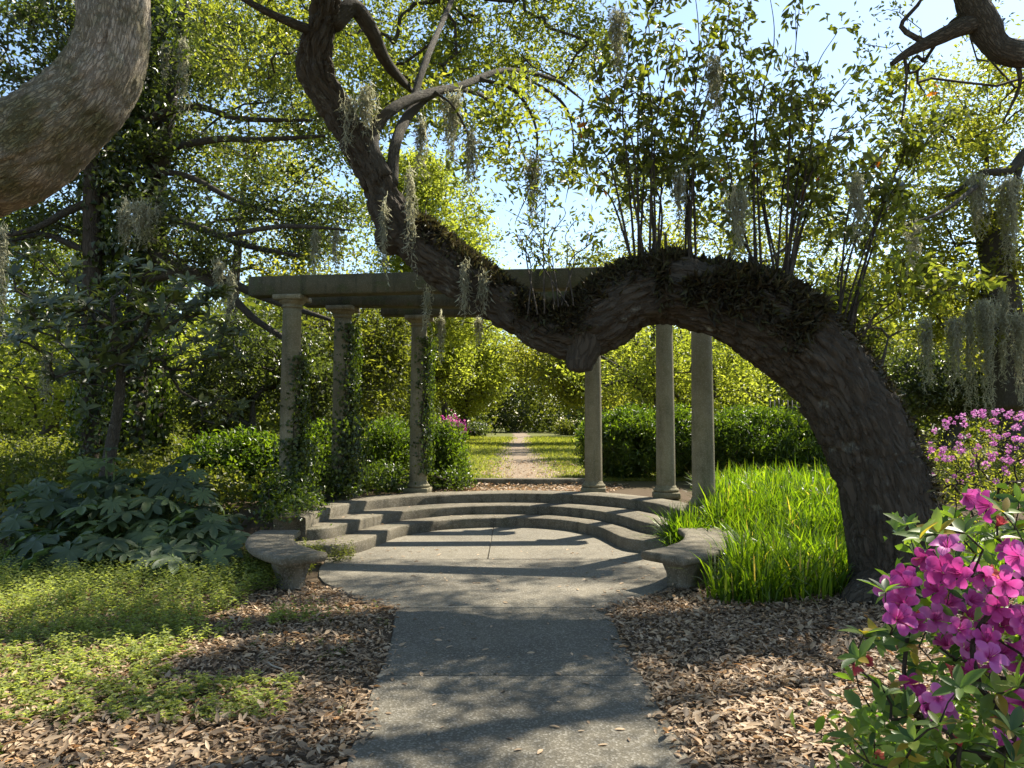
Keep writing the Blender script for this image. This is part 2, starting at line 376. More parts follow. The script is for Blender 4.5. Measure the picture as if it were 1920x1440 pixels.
def groundmat():
    m, nt = newmat('soil'); g = nt.nodes.new('ShaderNodeNewGeometry').outputs['Position']
    sx = nt.nodes.new('ShaderNodeSeparateXYZ'); nt.links.new(g, sx.inputs[0])
    soil = mixc(nt, noise(nt, g, 6, 6, .7), (.05, .037, .024), (.13, .095, .06))
    gr = mixc(nt, noise(nt, g, 1.6, 6, .7), (.075, .095, .02), (.15, .135, .05))
    f = nt.nodes.new('ShaderNodeMapRange'); f.inputs[1].default_value = 13.8; f.inputs[2].default_value = 15.2; nt.links.new(sx.outputs[1], f.inputs[0])
    c = mixc(nt, f.outputs[0], soil, gr)
    finish(nt, princ(nt, c, .95, .1, noise(nt, g, 40, 5, .7), .6, .02)); return m
M_ground = groundmat()
def dirtmat():
    m, nt = newmat('dirt_track'); g = nt.nodes.new('ShaderNodeNewGeometry').outputs['Position']
    c = mixc(nt, noise(nt, g, 3, 7, .7), (.17, .125, .085), (.27, .215, .155))
    c = mixc(nt, ramp(nt, noise(nt, g, 14, 4, .7), [(.5, (0, 0, 0)), (.7, (.6,) * 3)]), c, (.16, .12, .07))
    finish(nt, princ(nt, c, .95, .1, noise(nt, g, 45, 5, .7), .5, .015)); return m
M_dirt = dirtmat()
def plain(name, c, rough=.6, spec=.3):
    m, nt = newmat(name); g = nt.nodes.new('ShaderNodeNewGeometry').outputs['Position']
    finish(nt, princ(nt, mixc(nt, noise(nt, g, 12, 4), tuple(x * .8 for x in c), tuple(x * 1.2 for x in c)), rough, spec)); return m
M_iron = plain('black_iron', (.02, .02, .02), .5)
M_stamen = plain('stamen', (.6, .12, .3))
M_greenstem = plain('green_stem', (.08, .12, .03))

# ------------------------------------------------------------------ ground, path, steps
K1 = [(-2.75, 9.0), (-2.3, 9.05), (-2.02, 9.22), (-1.86, 9.55), (-1.76, 10.0), (-1.62, 10.6), (-1.3, 11.15), (-.8, 11.55), (-.15, 11.7), (.5, 11.58), (.95, 11.2), (1.25, 10.6), (1.36, 10.0), (1.45, 9.62), (1.65, 9.4), (1.9, 9.33), (2.15, 9.32)]
K2 = [(-3.0, 9.33), (-2.6, 9.36), (-2.33, 9.52), (-2.2, 9.9), (-2.02, 10.6), (-1.65, 11.35), (-.95, 11.95), (-.15, 12.15), (.65, 12.0), (1.25, 11.5), (1.6, 10.75), (1.72, 10.25), (1.84, 9.92), (2.05, 9.74), (2.3, 9.72)]
K3 = [(-2.56, 9.35), (-2.55, 10.1), (-2.42, 10.9), (-2.02, 11.7), (-1.2, 12.38), (-.15, 12.6), (.9, 12.42), (1.68, 11.9), (2.08, 11.15), (2.2, 10.55), (2.25, 10.2), (2.28, 9.95)]
KOUT = [(-2.95, 9.3), (-2.98, 10.1), (-2.85, 11.0), (-2.45, 12.0), (-1.5, 12.85), (-.15, 13.12), (1.2, 12.9), (2.1, 12.2), (2.5, 11.3), (2.62, 10.6), (2.8, 10.2), (2.86, 9.9)]
RINGPOLY = [(-2.75, 9.0)] + [((a[0] + b[0]) / 2, (a[1] + b[1]) / 2) for a, b in zip(K3, KOUT)] + [(2.5, 9.0), (0, 8)]
def H(x, y):
    x = np.asarray(x, float); y = np.asarray(y, float)
    h = -.02 + .42 * sstep(8.6, 10.8, y) + .10 * sstep(13.8, 14.6, y)
    h = h + .03 * (fbm(np.stack([x * .6, y * .6, x * 0], -1).reshape(-1, 3), 5).reshape(x.shape) - .5) * sstep(1.4, 3, np.abs(x))
    return np.where(inpoly(x, y, RINGPOLY), -.03, h)
def axis(a, b, fine0, fine1, d, g=1.25):
    mid = list(np.arange(fine0, fine1 + 1e-6, d)); s = d; x = fine1
    while x < b: s *= g; x += s; mid.append(x)
    s = d; x = fine0
    while x > a: s *= g; x -= s; mid.insert(0, x)
    return np.array(mid)
gx = axis(-400, 400, -6, 6, .1); gy = axis(-60, 700, 0, 15, .1)
X, Y = np.meshgrid(gx, gy); Z = H(X, Y)
i = (np.arange(len(gy) - 1)[:, None] * len(gx) + np.arange(len(gx) - 1)[None]).reshape(-1)
mb = MB(); mb.add(np.stack([X, Y, Z], -1), np.stack([i, i + 1, i + 1 + len(gx), i + len(gx)], -1))
tag(mb.build('ground', M_ground, smooth=True), 'brown soil ground under the park trees, turning to lawn behind', kind='structure')

def slab_mesh(mb, poly, z0, z1, bev=.008):
    """extruded outline (counter-clockwise) with a chamfered arris"""
    p = np.array(poly, float); n = len(p)
    e = norm(np.roll(p, -1, 0) - np.roll(p, 1, 0)); inn = np.stack([-e[:, 1], e[:, 0]], -1)
    rings = [np.c_[p, np.full(n, z0)], np.c_[p, np.full(n, z1 - bev)], np.c_[p + inn * bev, np.full(n, z1)]]
    v = np.vstack(rings); j = np.arange(n); k = (j + 1) % n
    mb.add(v, [np.vstack([np.stack([r * n + j, r * n + k, (r + 1) * n + k, (r + 1) * n + j], -1) for r in range(2)])])
    # triangulate the top
    from mathutils.geometry import tessellate_polygon
    tri = tessellate_polygon([[Vector((*q, 0)) for q in (p + inn * bev)]])
    T = []
    q = p + inn * bev
    for a, b, c in tri:
        ar = (q[b][0] - q[a][0]) * (q[c][1] - q[a][1]) - (q[c][0] - q[a][0]) * (q[b][1] - q[a][1])
        T.append((a, b, c) if ar > 0 else (a, c, b))
    mb.add(np.c_[q, np.full(n, z1)], [np.array(T)]); return mb
def wav(pts, amp=.012, step=.12):
    p = crom(np.c_[np.array(pts, float), np.zeros(len(pts))], step)[:, :2]
    return p + (vnoise(np.c_[p * 6, np.zeros(len(p))], 9)[:, None] - .5) * amp * 2
def rowj(x0, x1, y, n=10, flip=False):
    x = np.linspace(x0, x1, n); p = np.c_[x, np.full(n, y) + rng.normal(size=n) * .003]
    return p[::-1] if flip else p
g_ = .007
bed = MB(); slab_mesh(bed, [(-.85, 1.0), (.85, 1.0), (.9, 6.6), (1.7, 7.7), (2.2, 9.2), (1.6, 12), (-2.0, 12), (-2.3, 9.2), (-2.0, 7.6), (-1.1, 6.6)], -.09, -.024, .004)
path = bed.build('path', M_dirt); tag(path, 'grey concrete path widening into a half round plaza before the steps', kind='structure')
leftE = [(-.72, 1.0), (-.76, 3.0), (-.8, 3.9), (-.84, 4.6), (-.9, 5.6), (-1.0, 6.6)]
rightE = [(.86, 1.0), (.85, 3.0), (.84, 4.5), (.82, 5.6), (.82, 6.6)]
LE, RE = wav(leftE), wav(rightE)
def edge_between(E, y0, y1):
    y = np.linspace(y0, y1, 8); return np.c_[np.interp(y, E[:, 1], E[:, 0]), y]
for y0, y1 in ((1.0, 2.955), (2.962, 4.852), (4.859, 6.604)):
    a = edge_between(LE, y0, y1); b = edge_between(RE, y0, y1)
    poly = np.vstack([a[0], rowj(a[0, 0], b[0, 0], y0)[1:-1], b, rowj(a[-1, 0], b[-1, 0], y1, flip=True)[1:-1], a[:0:-1]])
    slab_mesh(MB(), poly, -.1, 0).build('slab', M_path, path)
plL = wav([(-1.0, 6.615), (-1.35, 6.85), (-1.65, 7.3), (-1.95, 7.75), (-2.12, 8.3), (-2.2, 8.95)])
plR = wav([(.82, 6.615), (1.15, 6.9), (1.5, 7.4), (1.75, 7.9), (1.9, 8.4), (2.0, 8.95)])
slab_mesh(MB(), np.vstack([plR, plL[::-1]]), -.1, 0).build('slab', M_plaza, path)
inner = np.array([p for p in crom(np.c_[np.array(K1), np.zeros(len(K1))], .15)[:, :2]])
inner = inner + (np.array([-.15, 10]) - inner) * -.06
cx = -.29
iL = inner[(inner[:, 0] < cx - .02) & (inner[:, 1] > 9.02) & (inner[:, 0] > -2.7)]; iR = inner[(inner[:, 0] > cx + .02) & (inner[:, 0] < 2.3)]
slab_mesh(MB(), np.vstack([[(-2.45, 8.965), (cx - .004, 8.965), (cx - .004, iL[-1, 1])], iL[::-1]]), -.1, 0).build('slab', M_plaza, path)
slab_mesh(MB(), np.vstack([[(cx + .004, 8.965), (2.35, 8.965)], iR[::-1], [(cx + .004, iR[0, 1])]]), -.1, 0).build('slab', M_plaza, path)

steps = thing('stone_steps', (-.15, 11.5, 0), 'three weathered concrete steps curving in a horseshoe round the plaza', 'steps')
def band(inn, out, z0, z1, n=110, bev=.02):
    """a step: the strip between two plan curves, with a rounded nosing"""
    def rs(k):
        c = crom(np.c_[np.array(k, float), np.zeros(len(k))], .05)[:, :2]; s = np.r_[0, np.cumsum(np.linalg.norm(np.diff(c, axis=0), axis=1))]
        t = np.linspace(0, s[-1], n); return np.c_[np.interp(t, s, c[:, 0]), np.interp(t, s, c[:, 1])]
    a, b = rs(inn), rs(out); d = norm(b - a)
    wob = (vnoise(np.c_[a * 3, np.zeros(n)], 4) - .5)[:, None] * .018
    a = a + d * wob; zw = (vnoise(np.c_[a * 1.2, np.ones(n)], 8) - .5) * .016
    chip = np.maximum(0, vnoise(np.c_[a * 9, np.zeros(n)], 12) - .62)[:, None] * .06
    rings = [np.c_[a, np.full(n, z0)], np.c_[a - d * .004, z0 + .45 * (z1 - z0) + zw], np.c_[a + d * chip * .3, z1 - bev + zw], np.c_[a + d * (bev * .4 + chip), z1 - bev * .3 + zw], np.c_[a + d * (bev + chip), z1 + zw], np.c_[(a + b) / 2, z1 + zw + .004], np.c_[b, z1 + zw], np.c_[b, np.full(n, z0)]]
    m = len(rings); v = np.vstack(rings); j = np.arange(n - 1)
    q = np.vstack([np.stack([r * n + j + 1, r * n + j, (r + 1) * n + j, (r + 1) * n + j + 1], -1) for r in range(m - 1)])
    e0 = np.array([[r * n for r in range(m)]]); e1 = np.array([[r * n + n - 1 for r in range(m)]])[:, ::-1]
    return MB().add(v, [q, e0, e1])
off = lambda k, d: [(x + (x - -.15) / math.hypot(x + .15, y - 10.2) * d * (1 if y > 9.6 else .2), y + ((y - 10.2) / math.hypot(x + .15, y - 10.2) * d if y > 10 else d * .8)) for x, y in k]
Z1, Z2, Z3 = .148, .288, .44
band(K1, off(K2, .12), -.05, Z1).build('step', M_step, steps)
band(K2, off(K3, .12)[:1] and [(-3.0, 9.75), (-2.75, 9.85)] + off(K3, .12)[1:-1] + [(2.4, 10.05), (2.5, 10.05)], -.05, Z2).build('step', M_step, steps)
band(K3, KOUT, -.05, Z3).build('step', M_step, steps)

cb = MB(); box(cb, -.74, 1.42, 14.2, 14.42, .35, .565, bev=.02)
tag(cb.build('kerb', M_step), 'low straight concrete kerb between the colonnade floor and the lawn', 'kerb')
# dirt track down the lawn
yy = np.concatenate([np.arange(14.44, 40, .25), np.arange(40, 130, 2.0)])
wl = .75 + .45 * (fbm(np.c_[yy * .7, yy * 0, yy * 0], 21) - .5) * 2; wr = .75 + .45 * (fbm(np.c_[yy * .7, yy * 0 + 5, yy * 0], 22) - .5) * 2
cxp = .12 + .012 * (yy - 14) + .15 * np.sin(yy * .12)
nn_ = 5; V = []
for k in range(nn_):
    u = k / (nn_ - 1); x = cxp - wl + (wl + wr) * u; V.append(np.c_[x, yy, H(x, yy) + .012 - .004 * (k in (0, 4))])
V = np.vstack(V); n = len(yy); j = np.arange(n - 1)
tag(MB().add(V, np.vstack([np.stack([k * n + j, (k + 1) * n + j, (k + 1) * n + j + 1, k * n + j + 1], -1) for k in range(nn_ - 1)])).build('dirt_path', M_dirt, smooth=True), 'worn pale dirt track running straight away down the lawn', kind='structure')

# ------------------------------------------------------------------ pergola
perg = thing('pergola', (-.15, 12, .42), 'old concrete colonnade of six round columns under three beams', 'pergola')
CD = .295
cols = [(545, 10.9, 'L1'), (641, 11.9, 'L2'), (785, 12.95, 'L3'), (1112, 13.0, 'R3'), (1247, 12.1, 'R2'), (1317, 10.1, 'R1')]
ZT = 3.475; CPOS = []
for k, (px, D, _) in enumerate(cols):
    x = (px - CX) * D / F; CPOS.append((x, D))
    zz = np.linspace(Z3 + .17, ZT - .16, 14); r = CD / 2 * (1.03 - .13 * ((zz - zz[0]) / (zz[-1] - zz[0])) ** 1.4)
    m = MB(); lathe(m, [(rr, z) for rr, z in zip(r, zz)], 40, (x, D, 0)); co = m.build('column', M_col, perg, smooth=True)
    m = MB(); M = rotz(-.12, (x, D, 0))
    box(m, -.21, .21, -.21, .21, Z3 - .03, Z3 + .07, M, .012)
    lathe(m, [(.150, Z3 + .07), (.195, Z3 + .075), (.208, Z3 + .095), (.20, Z3 + .12), (.175, Z3 + .13), (.17, Z3 + .145), (.162, Z3 + .165), (.145, Z3 + .185)], 32, (x, D, 0)); m.build('base', M_col, co)
    m = MB()
    lathe(m, [(.12, ZT - .19), (.155, ZT - .175), (.162, ZT - .165), (.14, ZT - .15), (.14, ZT - .125), (.165, ZT - .115), (.19, ZT - .09), (.198, ZT - .07)], 32, (x, D, 0))
    box(m, -.215, .215, -.215, .215, ZT - .072, ZT, M, .01); m.build('capital', M_col, co)
for (a, b, e0, e1) in ((0, 5, .62, .48), (1, 4, .60, .5), (2, 3, .65, .6)):
    A, B = np.array(CPOS[a]), np.array(CPOS[b]); d = (B - A) / np.linalg.norm(B - A); L = np.linalg.norm(B - A)
    m = MB(); M = rotz(math.atan2(d[1], d[0]), (A[0], A[1], 0))
    # subdivided beam so that its arrises wander a little
    ns = 40; xs = np.linspace(-e0, L + e1, ns); hw = .135; z0, z1 = ZT, ZT + .285; bv = .014
    sec = [(-hw + bv, z0), (hw - bv, z0), (hw, z0 + bv), (hw, z1 - bv), (hw - bv, z1), (-hw + bv, z1), (-hw, z1 - bv), (-hw, z0 + bv)]
    v = np.array([[(x, s[0], s[1]) for s in sec] for x in xs]); ww = (fbm(v.reshape(-1, 3) * 4, 31) - .5).reshape(ns, 8)
    v[:, :, 1] += ww * .012; v[:, 3:7, 2] += ww[:, 3:7] * .014
    i = np.arange(ns - 1)[:, None] * 8; j = np.arange(8)[None]; k = (j + 1) % 8
    q = np.stack([i + j, i + k, i + 8 + k, i + 8 + j], -1).reshape(-1, 4)
    vv = v.reshape(-1, 3) @ M[:3, :3].T + M[:3, 3]
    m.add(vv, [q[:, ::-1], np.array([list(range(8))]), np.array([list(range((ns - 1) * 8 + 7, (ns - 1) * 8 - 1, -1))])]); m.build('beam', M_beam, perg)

# ------------------------------------------------------------------ benches
def bench(cx, cy, r0, r1, a0, a1, label):
    c = thing('curved_bench', (cx + (r0 + r1) / 2 * math.cos((a0 + a1) / 2), cy + (r0 + r1) / 2 * math.sin((a0 + a1) / 2), 0), label, 'bench')
    n = 30; a = np.linspace(a0, a1, n)
    def ring(r, z, sh=0): 
        aa = a0 + (a - a0) * 1.0
        return np.c_[cx + r * np.cos(aa), cy + r * np.sin(aa), np.full(n, z)]
    zt, zb = .345, .262
    prof = [(r0 + .04, zb), (r0 + .012, zb + .012), (r0, zb + .03), (r0, zt - .015), (r0 + .012, zt), (r0 + .06, zt + .002), (r1 - .06, zt + .002), (r1 - .012, zt), (r1, zt - .015), (r1, zb + .03), (r1 - .012, zb + .012), (r1 - .04, zb)]
    rings = [ring(*p) for p in prof]; m = len(rings); v = np.vstack(rings); v += (fbm(v * 9, 3) - .5)[:, None] * .012
    j = np.arange(n - 1); q = np.vstack([np.stack([r * n + j, r * n + j + 1, ((r + 1) % m) * n + j + 1, ((r + 1) % m) * n + j], -1) for r in range(m)])
    MB().add(v, [q, np.array([[r * n for r in range(m)]]), np.array([[r * n + n - 1 for r in range(m)]])[:, ::-1]]).build('seat', M_step, c)
    for t in (.16, .86):
        am = a0 + (a1 - a0) * t; M = rotz(am, (cx + (r0 + r1) / 2 * math.cos(am), cy + (r0 + r1) / 2 * math.sin(am), 0))
        mb = MB(); hw = (r1 - r0) / 2
        sec = [(-.03, .44), (.02, .43), (.06, .38), (.14, .46), (.21, .60), (.264, .64)]
        V = []
        for z, s in sec: V += [(-hw * s, -.11, z), (hw * s, -.11, z), (hw * s, .11, z), (-hw * s, .11, z)]
        V = np.array(V) @ M[:3, :3].T + M[:3, 3]; nq = len(sec)
        Q = np.array([(r * 4 + i, r * 4 + (i + 1) % 4, r * 4 + 4 + (i + 1) % 4, r * 4 + 4 + i) for r in range(nq - 1) for i in range(4)])
        mb.add(V, [Q, np.array([[nq * 4 - 4, nq * 4 - 3, nq * 4 - 2, nq * 4 - 1]])]); mb.build('leg', M_step, c)
bench(-.5, 8.92, 2.0, 2.5, math.radians(180), math.radians(229), 'curved concrete bench among green weeds in front of the big-leaved bush')
bench(.12, 8.95, 1.88, 2.42, math.radians(308), math.radians(364), 'curved concrete bench half buried in strap-leaved grass near the oak trunk')

# ------------------------------------------------------------------ the arched live oak
def bark_disp(amp, K=20.0, seed=1, big=.05):
    def f(bc, d, r):
        wv = np.stack([vnoise(bc * K * .5, seed + 20 + q) for q in range(3)], -1) - .5
        q = bc + wv * np.array([.9, .9, 1.8]) / K
        h = 0
        for k, (sc, am) in enumerate(((1, .55), (2.1, .3), (4.3, .15))):
            n = vnoise(q * np.array([K * sc, K * sc, K * sc * (.27 + .12 * k)]), seed + k); h = h + am * sstep(0, .55, np.abs(2 * n - 1))
        lump = fbm(bc * np.array([2.2, 2.2, 1.6]), seed + 5, 3) - .5
        return r * big * 2.4 * lump - amp * (1 - h) * 1.3
    return f
OB = P(1700, 1118, 7.1); OB[2] = -.05
oak = thing('live_oak', OB, 'huge live oak whose dark trunk arches low over the steps and rises again', 'tree')
oc = [(1712, 1150, 7.05, 140), (1700, 1105, 7.1, 110), (1688, 1040, 7.1, 90), (1668, 950, 7.1, 85), (1640, 860, 7.15, 82), (1600, 775, 7.2, 80), (1552, 702, 7.25, 81), (1490, 640, 7.3, 84), (1420, 592, 7.3, 78), (1345, 566, 7.35, 67), (1255, 545, 7.4, 66), (1185, 558, 7.45, 67), (1122, 598, 7.5, 68), (1065, 622, 7.55, 56), (1000, 606, 7.6, 43), (930, 562, 7.65, 43), (860, 514, 7.7, 46), (795, 466, 7.75, 49), (745, 418, 7.8, 45), (708, 345, 7.8, 36), (666, 266, 7.75, 35), (626, 198, 7.7, 33), (592, 140, 7.65, 40), (594, 88, 7.6, 35), (609, 30, 7.55, 32), (622, -40, 7.4, 31), (640, -160, 7.1, 29), (700, -300, 6.8, 26), (820, -420, 6.8, 20)]
ctl = np.array([[*P(a, b, D), S(h, D)] for a, b, D, h in oc])
cr_ = crom(ctl, .02); OAKC, OAKR = cr_[:, :3], cr_[:, 3]
m = MB(); tube(m, OAKC, OAKR, 200, True, bark_disp(.055, 12, 1, .09)); m.build('trunk', M_bark, oak, smooth=True)
# cut stub under the dip, burl beside the bend, root flare
def blob_tube(pts, seg=40, seed=3, amp=.012, par=oak, mat=None, name='stub', step=.02):
    c = crom(np.array(pts), step); m = MB(); tube(m, c[:, :3], c[:, 3], seg, True, bark_disp(amp, 17, seed, .12)); return m.build(name, mat or M_bark, par, smooth=True)
blob_tube([[*P(1100, 622, 7.45), .22], [*P(1094, 655, 7.42), .19], [*P(1088, 678, 7.4), .155], [*P(1087, 694, 7.4), .13]], seed=11)
blob_tube([[*P(745, 440, 7.75), .2], [*P(722, 450, 7.72), .17], [*P(708, 455, 7.7), .10]], seed=12)
for (px, py, D, ln) in ((1610, 1105, 6.9, .5), (1800, 1115, 6.9, .5), (1660, 1135, 6.8, .45), (1740, 1100, 7.5, .6)):
    a = P(1700, 1060, 7.1); b = P(px, py, D); b[2] = .02
    e = b + (b - a) * np.array([.35, .35, 0]); e[2] = -.1
    blob_tube([[*(a * .6 + b * .4), .2], [*b, .15], [*e, .07]], seed=20 + px, name='root')
# limbs
def limb(pts, name='limb', par=oak, mat=None, seed=5, seg=14, amp=.008):
    c = crom(np.array([[*P(a, b, D), S(h, D)] for a, b, D, h in pts]), .07); m = MB(); tube(m, c[:, :3], c[:, 3], seg, True, bark_disp(amp, 22, seed, .05)); m.build(name, mat or M_bark3, par, smooth=True); return c
L1 = limb([(722, 330, 7.7, 16), (700, 285, 7.7, 14), (703, 245, 7.8, 12), (735, 205, 7.9, 11), (795, 178, 8.4, 10), (865, 160, 9.2, 8), (950, 132, 10.4, 6), (1040, 150, 11.4, 4), (1095, 190, 12, 2)])
L6 = limb([(900, 148, 9.1, 5), (965, 170, 9.3, 4), (1005, 240, 9.4, 3), (1000, 330, 9.4, 2), (965, 420, 9.4, 1.5)])
L7 = limb([(980, 140, 10.7, 4), (1060, 200, 10.8, 3), (1075, 290, 10.8, 2), (1060, 380, 10.8, 1.2)])
L8 = limb([(815, 172, 8.5, 4), (850, 200, 8.6, 3), (880, 260, 8.7, 2.5), (890, 340, 8.7, 1.5)])
L2 = limb([(735, 345, 7.75, 13), (742, 270, 7.9, 11), (770, 212, 8.4, 10), (830, 168, 9.0, 8), (905, 180, 10.2, 5), (960, 230, 11, 3), (985, 300, 11.4, 2)])
L3 = limb([(625, 45, 7.55, 18), (662, 14, 7.7, 17), (695, 55, 7.8, 15), (720, 110, 8.1, 12), (752, 150, 8.5, 9), (772, 170, 8.9, 5)])
L4 = limb([(760, 230, 8.3, 8), (800, 110, 9.0, 7), (830, 40, 10.4, 6), (860, -30, 11.2, 5), (900, -120, 11.8, 4)])
L5 = limb([(590, 60, 7.55, 12), (540, 40, 7.3, 9), (470, 5, 7.1, 7), (420, -30, 7.0, 6)])
# crown: the sprays in view round the upper limb
seeds = np.vstack([c[::3, :3] for c in (L1, L2, L3, L4, L6, L7, L8)] + [OAKC[-280::20]])
bl = [PB(760, 60, 12.6, 160, 110, 1.2), PB(900, 40, 13.8, 170, 100, 1.2), PB(1030, 80, 13.8, 120, 100, 1.2), PB(690, 150, 10, 60, 90, .7), PB(850, 170, 13, 130, 60, 1.2), PB(760, 200, 11, 90, 60, .9), PB(480, 70, 11, 130, 80, 1.1), PB(560, 20, 11, 90, 60, .9)]
cl = np.vstack([in_blobs(bl, 520, .8, .42, 3, 2.0), in_blobs([PB(960, 260, 9.6, 130, 120, .9)], 40, .8, .44, 3, 2.2)])
mw = MB(); skeleton(mw, seeds, cl, .0035, 4, .14, .02, .05); mw.build('branches', M_bark3, oak)
mc = MB(); clump_leaves(mc, cl, 38, .19, .10, .42, .3, .7, .5)
# unseen overhead crown, added for ground shade, its gaps shaped to place sun patches
LIT = [(.42, 3.75, .5, .36), (-.4, 3.5, .2, .12), (-.2, 4.2, .16, .10), (.35, 4.6, .2, .08), (2.0, 4.3, 1.1, .95), (2.0, 5.55, .9, .4), (3.0, 4.0, .9, .8), (-3.5, 5.8, 1.9, 1.5), (-1.6, 5.3, .3, .2), (-2.2, 3.6, .9, .45), (-3.0, 4.3, .6, .4), (.55, 7.35, .75, .42), (-.1, 10, 1.6, 1.2), (2.4, 3.4, .7, .4), (-1.45, 6.4, .45, .22), (-.8, 9.2, .9, .4), (-1.3, 4.6, .35, .2), (1.2, 6.3, .25, .12), (1.5, 2.0, 1.0, 1.2)]
def lit(x, y):
    v = np.zeros(len(x))
    for a, b, rx, ry in LIT: v = np.maximum(v, 1 - ((x - a) / rx) ** 2 - ((y - b) / ry) ** 2)
    return v
n = 5200
gX = rng.uniform(-6.5, 4.5, n); gY = rng.uniform(1.0, 8.8, n)
zz = np.maximum(2.9 + .9 * gY, 5.5) + rng.random(n) ** 1.3 * 1.8
keep = (lit(gX, gY) + .35 * (fbm(np.c_[gX * 1.6, gY * 1.6, gX * 0], 77) - .5) < .04) & ((gX < -.1) & (gX > -1.9) & (gY > 6.5) & (gY < 7.9) | (fbm(np.c_[gX * 1.9, gY * 1.9, gX * 0], 78, 3) > .34 + .12 * ((gX < -.95) & (gY < 5.6)) + .12 * ((gX > .95) & (gY < 5.9))))
sh = np.array([SUN.x / SUN.z, SUN.y / SUN.z])
over = np.c_[gX + sh[0] * zz, gY + sh[1] * zz, zz][keep][:2300]
clump_leaves(mc, over, 22, .17, .085, .45, .7, .5, .5)
top = OAKC[-1]; big = MB()
ribs = []
for e in ((2.5, 8.0, 8.0), (5.5, 9.0, 8.5), (1.0, 9.5, 8.6), (-1.5, 8.0, 7.8), (4.0, 6.0, 6.8), (7.5, 10.0, 9.5), (2.0, 11.0, 10.0), (-2.5, 10.5, 9.6)):
    c = crom(np.array([top, top * .5 + np.array(e) * .5 + np.array([0, 0, .6]), np.array(e)]), .4); ribs.append(c); tube(big, c, np.linspace(.16, .05, len(c)), 8)
skeleton(big, np.vstack(ribs), over[::4], .005, 4, .1, .02, .08)
big.build('limb', M_bark3, oak); mc.build('crown', M_oakleaf, oak)  # unseen limbs; crown joins the seen sprays with the added shade leaves

# sprouts: upright shoots on the back of the arch
SPR = [ # base px, base py, tips (px,py), leaves, region
    ((1195, 478), [(1130, 170), (1165, 20), (1085, 220), (1205, -30), (1150, 90), (1080, 320), (1110, 60)]),
    ((1225, 480), [(1240, -20), (1210, 120), (1270, 60), (1190, 240), (1255, 200)]),
    ((1290, 490), [(1300, -40), (1330, 50), (1350, 190), (1280, 130), (1315, 260), (1370, -10)]),
    ((1425, 500), [(1400, 20), (1370, 130), (1440, -30), (1390, 250), (1345, 300), (1420, 150)]),
    ((1462, 512), [(1500, 0), (1570, 60), (1530, 160), (1480, 100), (1610, 130), (1500, 260)]),
    ((1475, 520), [(1640, 180), (1590, 260), (1620, 320), (1560, 330), (1680, 150), (1650, 260)]),
    ((1580, 615), [(1700, 190), (1760, 160), (1810, 200), (1700, 280), (1730, 260), (1680, 330), (1640, 400), (1770, 300)]),
    ((1600, 622), [(1720, 520), (1800, 500), (1860, 515), (1760, 560), (1690, 590)]),
    ((1060, 560), [(1040, 380), (1090, 400), (1000, 420), (1120, 420), (970, 440)]),
    ((1000, 575), [(985, 380), (1020, 330), (950, 440)]),
]
for k, ((bx, by), tips) in enumerate(SPR):
    D0 = 7.35 - .02 * k; base = P(bx, by + 14, D0); st = MB(); tg = []
    low = k in (7,); thin = k in (8, 9)
    for (tx, ty) in tips:
        e = P(tx, ty, D0 + (rng.uniform(.5, 1.7) if k != 7 else rng.uniform(-.2, .4))); b = base + rng.normal(size=3) * np.array([.05, .04, .01])
        mid = b * .55 + e * .45 + np.array([(b - e)[0] * .14, 0, .12]) + rng.normal(size=3) * .09
        q3 = mid * .4 + e * .6 + rng.normal(size=3) * .07
        c = crom(np.array([b, mid, q3, e]), .10); L = len(c); r = np.linspace(.014 if not (thin or low) else .009, .0035, L); tube(st, c, r, 6)
        for _ in range(3): tg.append(e + rng.normal(size=3) * .06)
        for _ in range(6 if not (thin or low) else 3):
            t = rng.uniform(.34, .95); i0 = int(t * (L - 2)); p = c[i0]; tan = norm(c[i0 + 1] - p); dv = norm(tan * .55 + rng.normal(size=3) * np.array([.8, .7, .35]) + np.array([0, 0, .15])); l = rng.uniform(.28, .75) * (1.25 - .7 * t) * (1 if not thin else .6)
            sd = crom(np.array([p, p + dv * l * .5 + np.array([0, 0, .03]), p + dv * l + np.array([0, 0, .06 * l]) + rng.normal(size=3) * .04]), .06); tube(st, sd, np.linspace(.0055, .002, len(sd)), 4, False)
            for _ in range(3): tg.append(sd[int(rng.uniform(.35, 1) * (len(sd) - 1))] + rng.normal(size=3) * .045)
    o = st.build('sprout', M_twig, oak)
    lf = MB(); clump_leaves(lf, np.array(tg), 8 if not thin else 6, .065, .105 if not thin else .065, .40, .15, .9, .35, six=True, droop=.5)
    lf.build('foliage', M_sprout if k not in (7,) else M_oakleaf, o)

